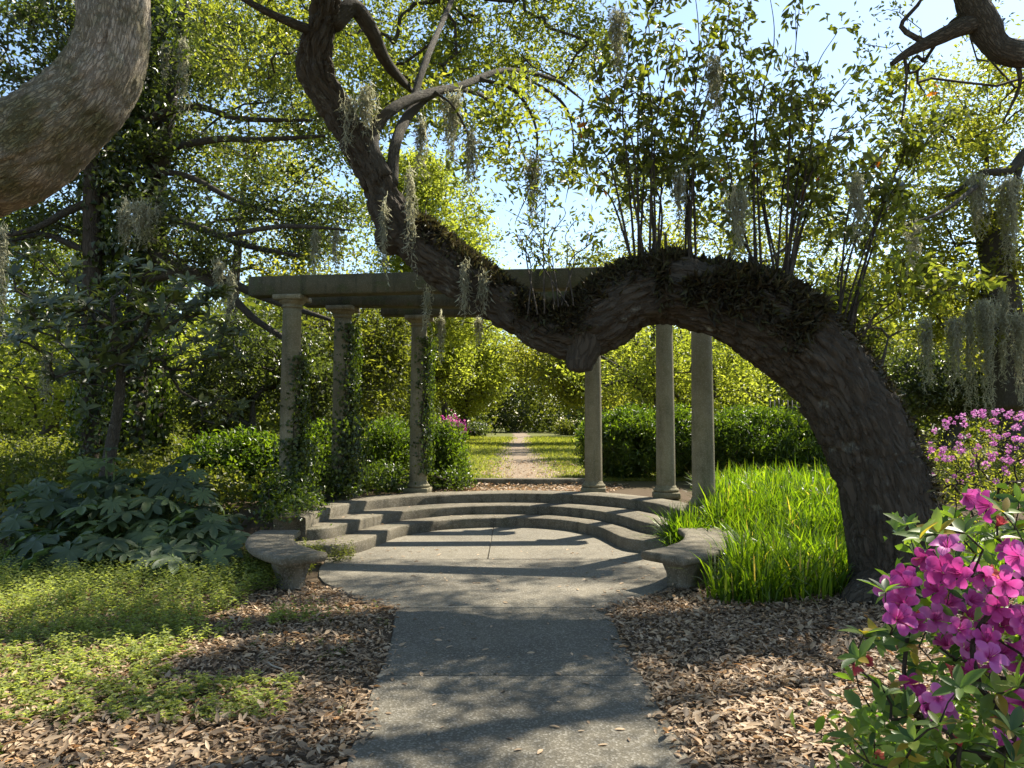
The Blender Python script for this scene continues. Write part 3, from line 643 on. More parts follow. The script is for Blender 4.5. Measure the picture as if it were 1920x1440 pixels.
# resurrection ferns along the back of the oak
def on_oak(i, ang, out=0.0):
    """a point on the oak's surface: centre index i, angle from straight up towards the viewer"""
    t = norm(OAKC[i + 1] - OAKC[i - 1]); v = np.array([0, -1.0, 0]); v -= t * v.dot(t); v = v / np.linalg.norm(v); u = np.cross(t, v); u = u if u[2] > 0 else -u
    d = u * math.cos(ang) + v * math.sin(ang); return OAKC[i] + d * (OAKR[i] + out), d
def oak_idx(px):
    p = np.array([CX + F * c[0] / (c[1]) for c in OAKC]); half = OAKC[:, 2] < 3.9
    return int(np.argmin(np.abs(p - px) + (~half) * 500))
def fern(px0, px1, n, lo, hi, label, mat=M_fern, L=.07):
    i0, i1 = sorted((oak_idx(px0), oak_idx(px1))); c, d = [], []
    for _ in range(n):
        u = rng.random(); i = int(i0 + u * (i1 - i0)); a = lo + (hi - lo) * rng.random() ** 1.3
        p, dd = on_oak(max(2, min(len(OAKC) - 3, i)), a + .25 * rng.normal(), -.02); c.append(p + rng.normal(size=3) * .015); d.append(dd)
    c = np.array(c); d = np.array(d); mk = fbm(c * 3.2, 61, 2) > .33; c, d = c[mk], d[mk]
    dirs = norm(d * .9 + rng.normal(size=c.shape) * .55 + np.array([0, 0, -.35])); nn = norm(rng.normal(size=c.shape)); nn = norm(nn - dirs * (nn * dirs).sum(1, keepdims=True))
    l = L * rng.uniform(.5, 1.4, len(c)); m = MB(); leaves(m, c, dirs, nn, l, l * .3, curl=.5)
    tag(m.build('fern', mat, org=c.mean(0)), label, 'fern')
fern(1090, 1330, 6200, -1.2, .95, 'dark shrivelled fern mat on the crest of the oak arch')
fern(1230, 1490, 7500, -.9, 1.75, 'dark green fern mat hanging down the face of the oak arch', L=.10)
fern(960, 1110, 4200, -.9, 1.5, 'dark fern tuft in the dip of the oak beside the cut stub')
fern(760, 970, 4600, -1.1, 1.1, 'brown fern fringe along the sloping oak limb beside the hanging moss')
fern(1500, 1690, 3400, -1.3, .6, 'brown crumpled fern strip on the upper bend of the oak trunk', L=.07)

# ------------------------------------------------------------------ near tree on the left and the limb at upper right
lo_base = np.array([-5.2, 4.2, -.05])
lo = thing('leaning_oak', lo_base, 'pale sunlit oak limb curving up close by at the upper left corner', 'tree')
pts = [[*lo_base, .42], [-4.6, 4.0, 1.2, .36], [*P(-330, 430, 3.7), .34], [*P(-100, 318, 3.6), .305], [*P(30, 285, 3.55), .262], [*P(105, 235, 3.5), .215], [*P(172, 170, 3.5), .188], [*P(206, 95, 3.5), .170], [*P(213, 10, 3.5), .163], [*P(214, -90, 3.5), .16], [*P(225, -260, 3.4), .14], [*P(330, -500, 3.3), .12]]
c = crom(np.array(pts), .019); m = MB(); tube(m, c[:, :3], c[:, 3], 150, True, bark_disp(.017, 24, 41, .10)); m.build('trunk', M_bark2, lo, smooth=True)
e = c[-1, :3]; m = MB(); lm = MB(); tg = e + rng.normal(size=(40, 3)) * np.array([1.0, .8, .4]) + np.array([.2, 0, 1.1])
skeleton(m, [e], tg, .006, 5, .1, .05, .09); m.build('branches', M_bark3, lo)
clump_leaves(lm, tg, 30, .16, .08, .45); lm.build('crown', M_oakleaf, lo)

rb = np.array([5.6, 6.2, -.05])
ro = thing('roadside_oak', rb, 'dark crooked oak limb reaching in from the upper right corner against pale sky', 'tree')
pts = [[*rb, .35], [5.9, 6.3, 2.0, .28], [*P(2150, 180, 6.2), .22], [*P(1990, 108, 6.1), .15], [*P(1905, 100, 6.0), .115], [*P(1868, 85, 6.0), .105], [*P(1845, 45, 6.0), .125], [*P(1822, 5, 6.0), .12], [*P(1812, -60, 6.0), .11], [*P(1830, -200, 6.0), .09]]
c = crom(np.array(pts), .03); m = MB(); tube(m, c[:, :3], c[:, 3], 48, True, bark_disp(.010, 24, 51, .10)); m.build('trunk', M_bark3, ro, smooth=True)
m = MB()
for pp in ([(1842, 40, 6, 20), (1800, 52, 6, 17), (1750, 75, 6.05, 14), (1700, 100, 6.1, 9), (1672, 120, 6.1, 5)], [(1735, 80, 6.05, 7), (1690, 50, 6.1, 5), (1720, 10, 6.15, 4), (1745, -30, 6.2, 3)], [(1695, 100, 6.1, 4), (1700, 150, 6.15, 3), (1690, 230, 6.2, 2)], [(1905, 110, 6, 6), (1912, 160, 6.1, 4), (1880, 230, 6.2, 2)]):
    limb(pp, 'limb', ro, None, int(pp[1][0]), 12, .004)
bl = [PB(1860, 30, 8.4, 60, 40, .5), PB(1700, 150, 7.6, 40, 60, .5), PB(1890, 150, 8.2, 40, 60, .5), PB(1650, 60, 7.6, 40, 50, .4)]
tg = in_blobs(bl, 46, .8); skeleton(m, c[200::12, :3], tg, .003, 4, .14, 0, .02); m.build('branches', M_bark3, ro)
lm = MB(); clump_leaves(lm, tg, 16, .10, .06, .42, .3); lm.build('crown', M_oakleaf, ro)

# ------------------------------------------------------------------ trees behind
def tree(name, label, px, D, tw, blobs, n, per, sig, L, mat, bark=M_bark3, gap=.40, gs=.6, shell=.7, lean=0, extra=None, up=.5, group=None, asp=.5, rmax=.14, stems=1, top=None, droop=0, htrunk=.72):
    x = (px - CX) * D / F; z = float(H(np.array([x]), np.array([D]))[0]) - .05
    t = thing(name, (x, D, z), label, 'tree', group)
    B = [PB(*b) for b in blobs]
    cl = in_blobs(B, n, shell, gap, int(px) % 97, gs)
    zc = np.array([b[0] for b in B]); m = MB(); seeds = []
    tops = top or [(zc[:, 0].mean() + lean, D, z + (zc[:, 2].max() - z) * htrunk)]
    for tp in tops:
        tp = np.array(tp, float); b = np.array([x, D, z]) + (rng.normal(size=3) * np.array([.15, .15, 0]) if len(tops) > 1 else 0)
        mid = b * .5 + tp * .5 + rng.normal(size=3) * np.array([.2, .2, 0])
        c = crom(np.array([[*b, tw * .62], [*(b * .8 + mid * .2), tw * .5], [*mid, tw * .4], [*tp, tw * .16]]), .3)
        tube(m, c[:, :3], c[:, 3], 16, True, bark_disp(.012, 14, int(px), .06)); seeds.append(c[len(c) // 4:, :3])
    m.build('trunk', bark, t, smooth=True)
    m = MB(); skeleton(m, np.vstack(seeds), cl[:: max(1, n // 130)], max(.006, D * .0005), 4, .10, .04, rmax, step=.6); m.build('branches', bark, t)
    lf = MB(); clump_leaves(lf, cl, int(per * 1.1), sig * .8, L, asp, up, .6, .7, droop=droop); lf.build('crown', mat, t)
    return t
TR = 'background trees of the garden'
# the dark wood on the left
tA = tree('ivy_clad_tree', 'tall dark tree wrapped in ivy standing left of the colonnade', 235, 13.5, .55, [(450, 250, 13.5, 200, 130, 1.6), (420, 420, 13, 190, 90, 1.5), (120, 180, 14, 200, 200, 1.8), (480, 60, 14, 230, 90, 1.6), (560, 340, 13.5, 130, 130, 1.2), (90, 470, 14, 120, 90, 1.5)], 620, 46, .26, .10, M_dark, gap=.45, gs=1.1, htrunk=1.05)
m = MB()
for pp in ([(260, 230, 13.2, 9), (360, 200, 13, 7), (450, 222, 12.9, 6), (585, 226, 12.8, 3)], [(260, 290, 13.2, 8), (400, 262, 13, 7), (480, 262, 12.9, 6), (610, 255, 12.8, 3)], [(270, 470, 13.2, 13), (345, 505, 13, 12), (420, 545, 12.9, 9), (480, 600, 12.8, 7), (560, 650, 12.7, 4)], [(270, 520, 13.2, 12), (380, 512, 13, 10), (500, 560, 12.9, 7), (620, 600, 12.8, 4)], [(260, 390, 13.2, 9), (380, 430, 13, 8), (470, 462, 12.9, 6), (560, 480, 12.8, 4)], [(230, 480, 13.2, 9), (150, 465, 13, 7), (80, 440, 12.9, 5), (0, 460, 12.8, 4)], [(250, 350, 13.2, 9), (140, 390, 12.9, 8), (60, 430, 12.6, 6), (-40, 450, 12.5, 4)], [(430, 440, 12, 5), (520, 425, 11.3, 5), (590, 426, 11, 4), (660, 432, 10.9, 2)], [(260, 320, 13.3, 8), (350, 330, 13.2, 6), (450, 380, 13, 5), (530, 400, 12.9, 3)]):
    limb(pp, 'limb', tA, None, int(pp[1][0]), 10, .004)
for (px, D, w_, lab) in ((290, 15, .42, 'slim dark trunk rising behind the big-leaved bush, second of the wood'), (178, 12.6, .40, 'dark mossy trunk standing behind the magnolia leaves')):
    tree('forest_tree', lab, px, D, w_, [(px - 40, 120, D, 140, 110, 1.5), (px + 60, 40, D, 160, 90, 1.5), (px - 60, 300, D, 130, 80, 1.2)], 130, 46, .26, .11, M_dark, M_bark, gap=.4, htrunk=1.0)
# ivy on those trunks
def ivy(label, c, r, n, ang=None, L=.07, mat=M_ivy, name='ivy', thick=.08, z0=0, density=None, m=None):
    """leaves clinging round a stem given by centre points c (k,3) and radius r"""
    c = np.asarray(c, float); m = MB(); u = rng.random(n); idx = u * (len(c) - 1); i = idx.astype(int).clip(0, len(c) - 2); fr = (idx - i)[:, None]
    p = c[i] * (1 - fr) + c[i + 1] * fr; a = rng.uniform(0, 2 * math.pi, n) if ang is None else rng.normal(ang[0], ang[1], n)
    d = np.c_[np.cos(a), np.sin(a), np.zeros(n)]; th = thick * rng.random(n) ** 1.5 * (.4 + 1.2 * fbm(p * 2.5, 71, 2))
    pos = p + d * (r + th)[:, None]; dirs, nn = leaf_axes(n, .2, rng.normal(size=(n, 3)) * .5 + np.array([0, 0, -.8])); nn = norm(nn * .6 + d); dirs = norm(dirs - nn * (dirs * nn).sum(1, keepdims=True))
    l = L * rng.uniform(.6, 1.3, n); leaves(m, pos, dirs, nn, l, l * .75)
    k0 = c[0].copy()
    t = thing(name, k0, label, 'ivy'); m.build('leaves', mat, t)
    s = MB()
    for q in range(5):
        a0 = (rng.uniform(0, 6.28) if ang is None else rng.normal(ang[0], ang[1] * .5)); f = np.linspace(0, 1, 24)
        ii = f * (len(c) - 1); pp = np.stack([np.interp(ii, range(len(c)), c[:, k]) for k in range(3)], -1); aa = a0 + .5 * np.sin(f * 7 + q)
        rad = r if np.isscalar(r) else r.mean(); tube(s, pp + np.c_[np.cos(aa), np.sin(aa), aa * 0] * (rad + .01), .008, 4, False)
    s.build('stem', M_twig, t)
line = lambda a, b, k=20: np.linspace(a, b, k)
ivy('dense dark ivy sleeving the tall tree left of the colonnade', line(P(215, 860, 13.4), P(262, -40, 13.4)), .35, 9000, None, .12, thick=.45)
ivy('ivy climbing the slim trunk behind the big-leaved bush', line(P(285, 860, 14.8), P(300, 480, 14.8)), .22, 1800, None, .10, thick=.18)
ivy('ivy scrambling up the mossy trunk behind the magnolia leaves', line(P(178, 860, 12.4), P(172, 560, 12.4)), .2, 1300, None, .09, thick=.16)
# sunlit trees further back on the left
tree('broadleaf_tree', 'yellow green tree glowing behind the dark wood at far left', 60, 22, .4, [(60, 520, 22, 180, 140, 2.5), (180, 680, 21, 200, 120, 2), (20, 700, 20, 130, 110, 2), (330, 740, 21, 110, 90, 1.6)], 330, 60, .5, .15, M_yel, gap=.42)
tree('broadleaf_tree', 'light green tree behind the horizontal dark boughs above the left columns', 420, 26, .45, [(420, 180, 26, 240, 190, 3), (520, 420, 26, 180, 130, 2.5), (330, 50, 27, 220, 100, 3), (620, 560, 26, 110, 120, 2)], 360, 60, .55, .17, M_olive, gap=.44)
tree('evergreen_shrub_tree', 'dark glossy evergreen crowded behind the leftmost column', 470, 15, .25, [(470, 690, 15, 80, 110, 1), (410, 760, 15, 60, 70, .9), (560, 720, 15.5, 70, 100, .9)], 300, 46, .22, .10, M_dark, gap=.38, stems=3)
tree('vine_draped_tree', 'grey green vine draped tree showing between second and third columns', 700, 17, .25, [(700, 680, 17, 60, 110, .9), (740, 640, 17.5, 50, 80, .9), (680, 760, 16.5, 60, 50, .8), (600, 650, 17, 40, 110, .8)], 240, 44, .26, .10, M_mid, gap=.42)
# centre
tree('rounded_oak', 'rounded yellow green tree topping the left end of the beams', 800, 32, .5, [(800, 420, 32, 110, 120, 2.6), (850, 470, 32, 80, 80, 2.2), (745, 370, 33, 70, 80, 2), (870, 560, 33, 90, 90, 2.4), (770, 560, 33, 90, 90, 2.4), (790, 340, 32, 50, 60, 1.5)], 520, 70, .42, .17, M_yel, gap=.38, gs=.9)
tree('path_oak', 'yellow leaved tree on the left edge of the lawn beyond the third column', 865, 50, .6, [(880, 690, 50, 90, 70, 3), (850, 640, 51, 80, 60, 3), (930, 660, 52, 60, 60, 3), (876, 735, 50, 56, 45, 3)], 330, 60, .62, .24, M_yel, gap=.36, gs=.5)
tree('path_oak', 'thinner tree beside the pink azalea left of the lawn', 836, 46, .5, [(820, 700, 46, 60, 60, 2.5), (790, 660, 46, 60, 60, 2.5), (830, 630, 47, 60, 50, 2)], 220, 60, .6, .22, M_yel, gap=.36, gs=.5)
tree('path_oak', 'olive green tree overhanging the lawn from the right side', 1190, 42, .5, [(1060, 690, 42, 90, 60, 3), (1020, 660, 43, 60, 50, 2.5), (1110, 640, 42, 90, 60, 3), (1110, 735, 42, 60, 40, 2.5)], 330, 60, .6, .21, M_olive, gap=.38, gs=.5)
tF = tree('multi_stem_tree', 'tree with dark forking limbs right behind the middle right column', 1238, 23, .3, [(1180, 690, 23, 110, 60, 2), (1290, 650, 23, 120, 70, 2), (1200, 620, 24, 130, 60, 2), (1330, 720, 23, 120, 50, 2)], 260, 52, .42, .13, M_yel, gap=.42, gs=.7, htrunk=.55)
m = MB()
for pp in ([(1236, 770, 22.8, 8), (1225, 690, 22.7, 7), (1215, 660, 22.6, 6), (1190, 640, 22.5, 4), (1180, 610, 22.4, 3)], [(1236, 730, 22.8, 6), (1180, 700, 22.6, 5), (1130, 670, 22.4, 3), (1100, 650, 22.3, 2)], [(1222, 690, 22.7, 6), (1224, 630, 22.6, 5), (1230, 560, 22.5, 4)], [(1236, 725, 22.8, 5), (1170, 715, 22.6, 4), (1120, 730, 22.5, 2)]):
    limb(pp, 'limb', tF, None, int(pp[1][0]), 10, .004)
tree('broadleaf_tree', 'golden green tree behind the clipped hedge near the oak trunk', 1420, 28, .4, [(1420, 720, 28, 110, 70, 2.2), (1350, 660, 28, 100, 70, 2.2), (1470, 650, 29, 80, 70, 2)], 260, 56, .5, .16, M_yel, gap=.4, gs=.7)
tree('broadleaf_tree', 'fresh green tree seen under the sprouts behind the oak shoulder', 1545, 30, .4, [(1545, 560, 30, 90, 80, 2.4), (1600, 640, 30, 70, 80, 2.2), (1500, 600, 31, 70, 70, 2)], 230, 56, .5, .17, M_mid, gap=.4, gs=.7)
tree('broadleaf_tree', 'pale olive tree showing through the sprouts above the arch', 1330, 34, .4, [(1330, 470, 34, 170, 110, 3), (1150, 500, 35, 110, 90, 2.5), (1450, 400, 34, 130, 120, 3), (1240, 380, 35, 120, 90, 2.5)], 300, 56, .6, .19, M_olive, gap=.46, gs=.5)
# right
tR = tree('moss_hung_tree', 'broad olive tree hung with grey moss filling the right edge', 1900, 17, .6, [(1760, 330, 17, 120, 130, 1.6), (1880, 300, 17, 130, 150, 1.8), (1800, 500, 17, 120, 90, 1.5), (1950, 480, 16.5, 120, 160, 1.6), (1700, 470, 17.5, 80, 90, 1.4), (1880, 620, 17, 130, 70, 1.4), (1760, 590, 17.5, 90, 60, 1.2), (1840, 180, 17.5, 130, 70, 1.5)], 560, 46, .30, .12, M_olive, gap=.42, gs=.9)
m = MB()
for pp in ([(1920, 290, 16, 10), (1890, 320, 15.9, 9), (1840, 325, 15.8, 6), (1800, 355, 15.7, 4), (1770, 370, 15.6, 2)], [(1905, 760, 16.6, 40), (1880, 600, 16.6, 34), (1870, 470, 16.6, 26), (1855, 400, 16.6, 12)], [(1985, 250, 16, 16), (1920, 292, 16, 11), (1905, 340, 16, 6), (1885, 420, 16, 3)], [(1830, 350, 15.3, 5), (1770, 395, 14.3, 4), (1712, 418, 14, 3), (1680, 430, 13.9, 1.5)]):
    limb(pp, 'limb', tR, None, int(pp[1][0]), 12, .006)
tree('dark_holly_tree', 'dark blue green evergreen standing behind the lilac azalea', 1760, 24, .5, [(1760, 700, 24, 90, 80, 1.8), (1840, 710, 24, 110, 70, 1.8), (1720, 740, 24, 60, 50, 1.4), (1930, 700, 24, 110, 90, 1.8)], 420, 56, .40, .14, M_dark, gap=.3, gs=.8)
tree('bare_limbed_tree', 'small dark forked tree poking up behind the oak trunk shoulder', 1625, 13, .16, [(1640, 600, 13, 40, 20, .4), (1690, 615, 13, 30, 15, .3)], 16, 12, .12, .07, M_mid, htrunk=.9)

# far woods closing the view
cl = []
for k in range(240):
    a = rng.uniform(-1.1, 1.1); aa = abs(a - .02)
    D = rng.uniform(92, 130) if aa < .10 else rng.uniform(62, 100) if aa < .24 else rng.uniform(34, 75)
    x = math.tan(a) * D; h = rng.uniform(6, 12) * min(1, D / 60) + 1.5; r = rng.uniform(3, 5.5)
    cl.append(in_blobs([(np.array([x, D, h * .52]), np.array([r, r, h * .55]))], 28, .9))
cl = np.vstack(cl); nr = cl[:, 1] < 60; m = MB(); clump_leaves(m, cl[nr], 40, .8, .36, .55, .4, .8, .75); clump_leaves(m, cl[~nr], 34, .8, .6, .55, .4, .8, .75)
tag(m.build('woods', M_woods), 'dark mass of far trees closing the end of the lawn', kind='stuff')
for (px, D, rx, ry, lab, mt) in ((965, 95, 30, 44, 'dark green shrub at the far end of the lawn under the trees', M_dark), (1062, 74, 20, 13, 'small mid green shrub at the far right end of the lawn', M_mid), (885, 62, 20, 14, 'dull green shrub left of the far lawn end', M_dark)):
    x = (px - CX) * D / F; t = thing('far_shrub', (x, D, .5), lab, 'shrub'); c = np.array([x, D, .5 + S(ry, D) * .9])
    cl = in_blobs([(c, np.array([S(rx, D), S(rx, D), S(ry, D)]))], 60, .7); m = MB(); clump_leaves(m, cl, 40, .3, .22, .5); m.build('foliage', mt, t)
    s = MB(); skeleton(s, [np.array([x, D, .4])], cl[::4], .012, 4); s.build('stems', M_twig, t)

# ------------------------------------------------------------------ hedges and shrubs
def bush(name, label, blobs, n, per, sig, L, mat, base, asp=.4, cat='shrub', up=.2, flat=.8, gap=.3, gs=2.5, six=False):
    t = thing(name, base, label, cat); cl = in_blobs(blobs, n, .45, gap, 17, gs); cl = cl[cl[:, 2] > base[2] + .05]
    m = MB(); clump_leaves(m, cl, per, sig, L, asp, up, flat, .5, six=six, droop=-1.1); m.build('foliage', mat, t)
    s = MB(); sp = [np.array(base) + np.array([dx, dy, 0]) for dx, dy in ((-.3, 0), (.2, .1), (.05, -.2), (.4, 0))]
    skeleton(s, sp, cl[:: max(1, n // 70)], .006, 5, .1, .05, .04); s.build('stems', M_twig, t); return t
def hb(px, D, rx, z0, z1, rd): return (np.array([(px - CX) * D / F, D, (z0 + z1) / 2]), np.array([S(rx, D), rd, (z1 - z0) / 2]))
bush('box_hedge', 'dense clipped green hedge behind the right columns', [hb(1180, 15.2, 62, .5, 1.85, .8), hb(1260, 15.4, 70, .5, 1.9, .8), hb(1130, 15.6, 40, .5, 1.75, .6)], 900, 56, .09, .085, M_hedge, (2.7, 15.3, .5), .3, 'hedge')
bush('box_hedge', 'broad rounded hedge with sunny top between last column and oak trunk', [hb(1430, 14.6, 108, .35, 1.85, 1.0), hb(1370, 14.8, 60, .4, 1.8, .9), hb(1500, 14.5, 50, .3, 1.6, .8)], 1100, 56, .09, .085, M_hedge, (4.9, 14.6, .4), .3, 'hedge')
bush('round_bush', 'leafy green bush left of the leftmost column', [hb(450, 12.6, 80, .25, 1.45, .8), hb(400, 12.8, 50, .3, 1.35, .6), hb(505, 12.4, 40, .2, 1.3, .5)], 640, 46, .09, .085, M_hedge, (-4.6, 12.6, .3), .45, 'bush', .4)
bush('round_bush', 'small green bush between the first and second columns', [hb(600, 13.8, 45, .4, 1.55, .6)], 170, 40, .10, .08, M_hedge, (-3.5, 13.8, .4), .35, 'bush')
bush('round_bush', 'rounded green bush between the ivied second and third columns', [hb(730, 14.8, 46, .6, 1.68, .55)], 220, 42, .09, .08, M_hedge, (-2.4, 14.8, .45), .3, 'bush')
bush('round_bush', 'upright green bush right behind the third column by the lawn', [hb(830, 14.2, 36, .45, 1.62, .45), hb(850, 14.0, 22, .45, 1.2, .35)], 240, 42, .09, .08, M_hedge, (-1.3, 14.2, .45), .3, 'bush')
bush('groundcover_shrub', 'low dark shrubs round the feet of the left columns', [hb(600, 11.8, 70, .2, .95, .5), hb(720, 13.1, 50, .35, .85, .5), hb(545, 10.4, 50, .1, .85, .5), hb(840, 13.4, 40, .4, .75, .3), hb(535, 9.35, 42, -.1, .62, .3), hb(575, 9.9, 40, 0, .7, .3)], 420, 34, .10, .065, M_ivy, (-2.9, 11.6, .4), .55, 'shrub', .4)
t = bush('far_azalea', 'distant pink azalea under the trees left of the lawn', [hb(846, 40, 22, .5, 1.9, .8)], 60, 30, .16, .14, M_petal, (-3.3, 40, .5), .6, 'azalea')

# undergrowth filling the wood floor on the left
n = 2600; ux = rng.uniform(-12, -3.4, n); uy = rng.uniform(9.3, 20, n); ok = (ux < -3.5 - .12 * (uy - 9)); ux, uy = ux[ok], uy[ok]
uh = .15 + .9 * fbm(np.c_[ux * .5, uy * .5, ux * 0], 90) * sstep(9.3, 12.5, uy) * rng.random(len(ux))
m = MB(); clump_leaves(m, np.c_[ux, uy, H(ux, uy) + uh], 26, .16, .085, .5, .5); tag(m.build('undergrowth', M_mid), 'leafy undergrowth covering the shaded wood floor', kind='stuff')
n = 900; ux = rng.uniform(4.2, 12, n); uy = rng.uniform(10, 22, n)
m = MB(); clump_leaves(m, np.c_[ux, uy, H(ux, uy) + .1 + .2 * rng.random(n)], 20, .18, .1, .4, .5); tag(m.build('undergrowth', M_olive), 'patchy low growth under the trees beyond the oak', kind='stuff')

# ivy on the left columns
def cyl(k, z0, z1): x, y = CPOS[k]; return line(np.array([x, y, z0]), np.array([x, y, z1]), 10)
ivy('ivy on the right flank of the first left column', cyl(0, .3, 2.6), CD / 2, 2300, (.1, .65), .055, thick=.16)
ivy('thick ivy bushing round the second left column', cyl(1, .5, 3.2), CD / 2, 2900, (.05, .75), .055, thick=.2)
ivy('thick skirt of ivy at the foot of the second left column', cyl(1, .5, 1.7), CD / 2, 1500, (-.2, 1.1), .06, thick=.34)
ivy('sunlit ivy trailing down the third left column', cyl(2, .75, 3.1), CD / 2, 2600, (-.05, .7), .05, thick=.14)
ivy('loose ivy mound beside the foot of the first left column', cyl(0, .15, 1.4), CD / 2, 2000, (-.1, 1.0), .06, thick=.38)

# magnolia with rosettes of big leathery leaves
def blade_mesh(name, mat, rnd, L=1.0, W=.3, fold=.2, curl=.25):
    m = MB(); u = np.array([0, .18, .4, .62, .82, 1.0]); wv = np.array([.05, .62, 1.0, .95, .6, .0]) * W / 2; V = []
    for a, b in zip(u, wv): zc = -curl * a * a * L; V += [(-b, a * L, zc + fold * b), (0, a * L, zc), (b, a * L, zc + fold * b)]
    Q = [(r * 3 + c, r * 3 + c + 1, r * 3 + 4 + c, r * 3 + 3 + c) for r in range(5) for c in range(2)]
    m.add(np.array(V), [np.array(Q)], rnd=np.full(len(V), rnd)); return m.mesh(name, mat, smooth=True)
def basis(d, nrm, p, s):
    d = Vector(d).normalized(); nrm = Vector(nrm); nrm = (nrm - d * nrm.dot(d)).normalized(); x = d.cross(nrm)
    M = Matrix((x, d, nrm)).transposed().to_4x4() @ Matrix.Scale(s, 4); M.translation = Vector(p); return M
mb0 = np.array([-5.6, 10.2, .1])
mag = thing('magnolia', mb0, 'magnolia with rosettes of big grey green leathery leaves at left', 'tree')
bl = [PB(230, 560, 10, 200, 70, .8), PB(120, 640, 9.8, 130, 80, .8), PB(320, 640, 10.2, 130, 90, .8), PB(200, 720, 9.6, 110, 60, .6), PB(60, 530, 10.2, 80, 80, .8), PB(400, 740, 10.5, 60, 60, .6)]
ros = in_blobs(bl, 230, .7, .40, 7, 1.6); mm = [blade_mesh('leaf', M_magnolia, r, 1, .34) for r in (.1, .45, .75, 1.0)]
cand = []
for p in ros:
    ax = norm(np.array([rng.normal() * .5, -.35 + rng.normal() * .4, .75])); q = Vector((0, 0, 1)).rotation_difference(Vector(ax)); nl = rng.integers(6, 10)
    for k in range(nl):
        a = k / nl * 6.28 + rng.uniform(-.3, .3); tilt = rng.uniform(.05, .7); d = q @ Vector((math.cos(a) * math.cos(tilt), math.sin(a) * math.cos(tilt), math.sin(tilt))); nv = q @ Vector((-math.cos(a) * math.sin(tilt), -math.sin(a) * math.sin(tilt), math.cos(tilt)))
        cand.append((p, d, nv, rng.uniform(.13, .22)))
def size_seen(c): M = c; return -c[3] / c[0][1] * (.3 + abs(c[2].y))
cand.sort(key=size_seen)
for p, d, nv, s in cand[:300]: put('leaf', random.choice(mm), mag, basis(d, nv, p, s))
rest = cand[300:]; m = MB(); leaves(m, np.array([c[0] for c in rest]), np.array([tuple(c[1]) for c in rest]), np.array([tuple(c[2]) for c in rest]), np.array([c[3] for c in rest]), np.array([c[3] * .34 for c in rest]), six=True, curl=.22)
tag(m.build('foliage', M_magnolia, mag), kind='stuff')
m = MB(); c = crom(np.array([[*mb0, .12], [-5.5, 10.2, 1.0, .09], [-5.3, 10.1, 2.2, .06], [-5.4, 10.0, 3.3, .03]]), .2); tube(m, c[:, :3], c[:, 3], 10); m.build('trunk', M_bark3, mag)
m = MB(); skeleton(m, c[:, :3], ros, .006, 5, .12, .03, .05); m.build('branches', M_bark3, mag)

# big palmate-leaved bush
def palmate(name, rnd, lobes=8):
    V = [(0, 0, 0)]; n = lobes; a0 = math.radians(-150); a1 = math.radians(150)
    rim = []
    for k in range(n):
        a = a0 + (a1 - a0) * k / (n - 1); L = .62 + .40 * math.cos(a * .5) ** 1.2
        w_ = (a1 - a0) / (n - 1)
        for t, r, z in ((-.5, .46, -.02), (-.40, .62, .0), (-.30, .80, -.05), (-.14, .95, -.10), (0, 1.04, -.17), (.14, .95, -.10), (.30, .80, -.05), (.40, .62, .0)): rim.append((math.sin(a + t * w_) * L * r, math.cos(a + t * w_) * L * r, z - .10 * r * r + (.03 if t == 0 else 0)))
    rim.append((math.sin(a1 + .5 * w_) * .2, math.cos(a1 + .5 * w_) * .2, 0))
    V += rim; m = MB(); T = [(0, i + 1, i) for i in range(1, len(rim))]
    m.add(np.array(V) * .5, [np.array(T)], rnd=np.full(len(V), rnd)); return m.mesh(name, M_fatsia)
fb = np.array([-4.9, 8.9, .0])
fat = thing('palmate_bush', fb, 'sprawling bush of large blue green hand shaped leaves', 'bush')
fm = [palmate('leaf', r, l) for r, l in ((.05, 8), (.3, 7), (.55, 8), (.8, 9), (1.0, 7))]
st = MB(); made = 0; tries = 0; placed = []
while made < 150 and tries < 4000:
    tries += 1
    u = rng.uniform(-1, 1); v = rng.random(); px = 232 + u * 205; top_ = 862 + 75 * abs(u) ** 2.2 + 22 * math.sin(u * 9) + rng.normal() * 10; py = top_ + (1045 - top_) * v ** .9
    D = 9.4 - 1.5 * v + rng.uniform(-.15, .35); p = P(px, py, D)
    if p[2] < .08: p[2] = .1 + rng.random() * .1
    if any(np.linalg.norm(p - q) < .17 for q in placed): continue
    placed.append(p); az = rng.normal(-math.pi / 2 + u * .3, .8); dip = rng.uniform(-.15, .95)
    d = np.array([math.cos(az) * math.cos(dip), math.sin(az) * math.cos(dip), -math.sin(dip)]); nv = np.array([math.cos(az) * math.sin(dip), math.sin(az) * math.sin(dip), math.cos(dip)]) + rng.normal(size=3) * .12
    put('leaf', random.choice(fm), fat, basis(d, nv, p, rng.uniform(.30, .62) * (.75 if v < .12 else 1)))
    a = np.array([fb[0] + (p[0] - fb[0]) * .45, 9.0, .05]); tube(st, crom(np.array([a, a * .45 + p * .55 + np.array([0, .1, .12]), p]), .15), .010, 5, False); made += 1
st.build('stem', M_greenstem, fat)

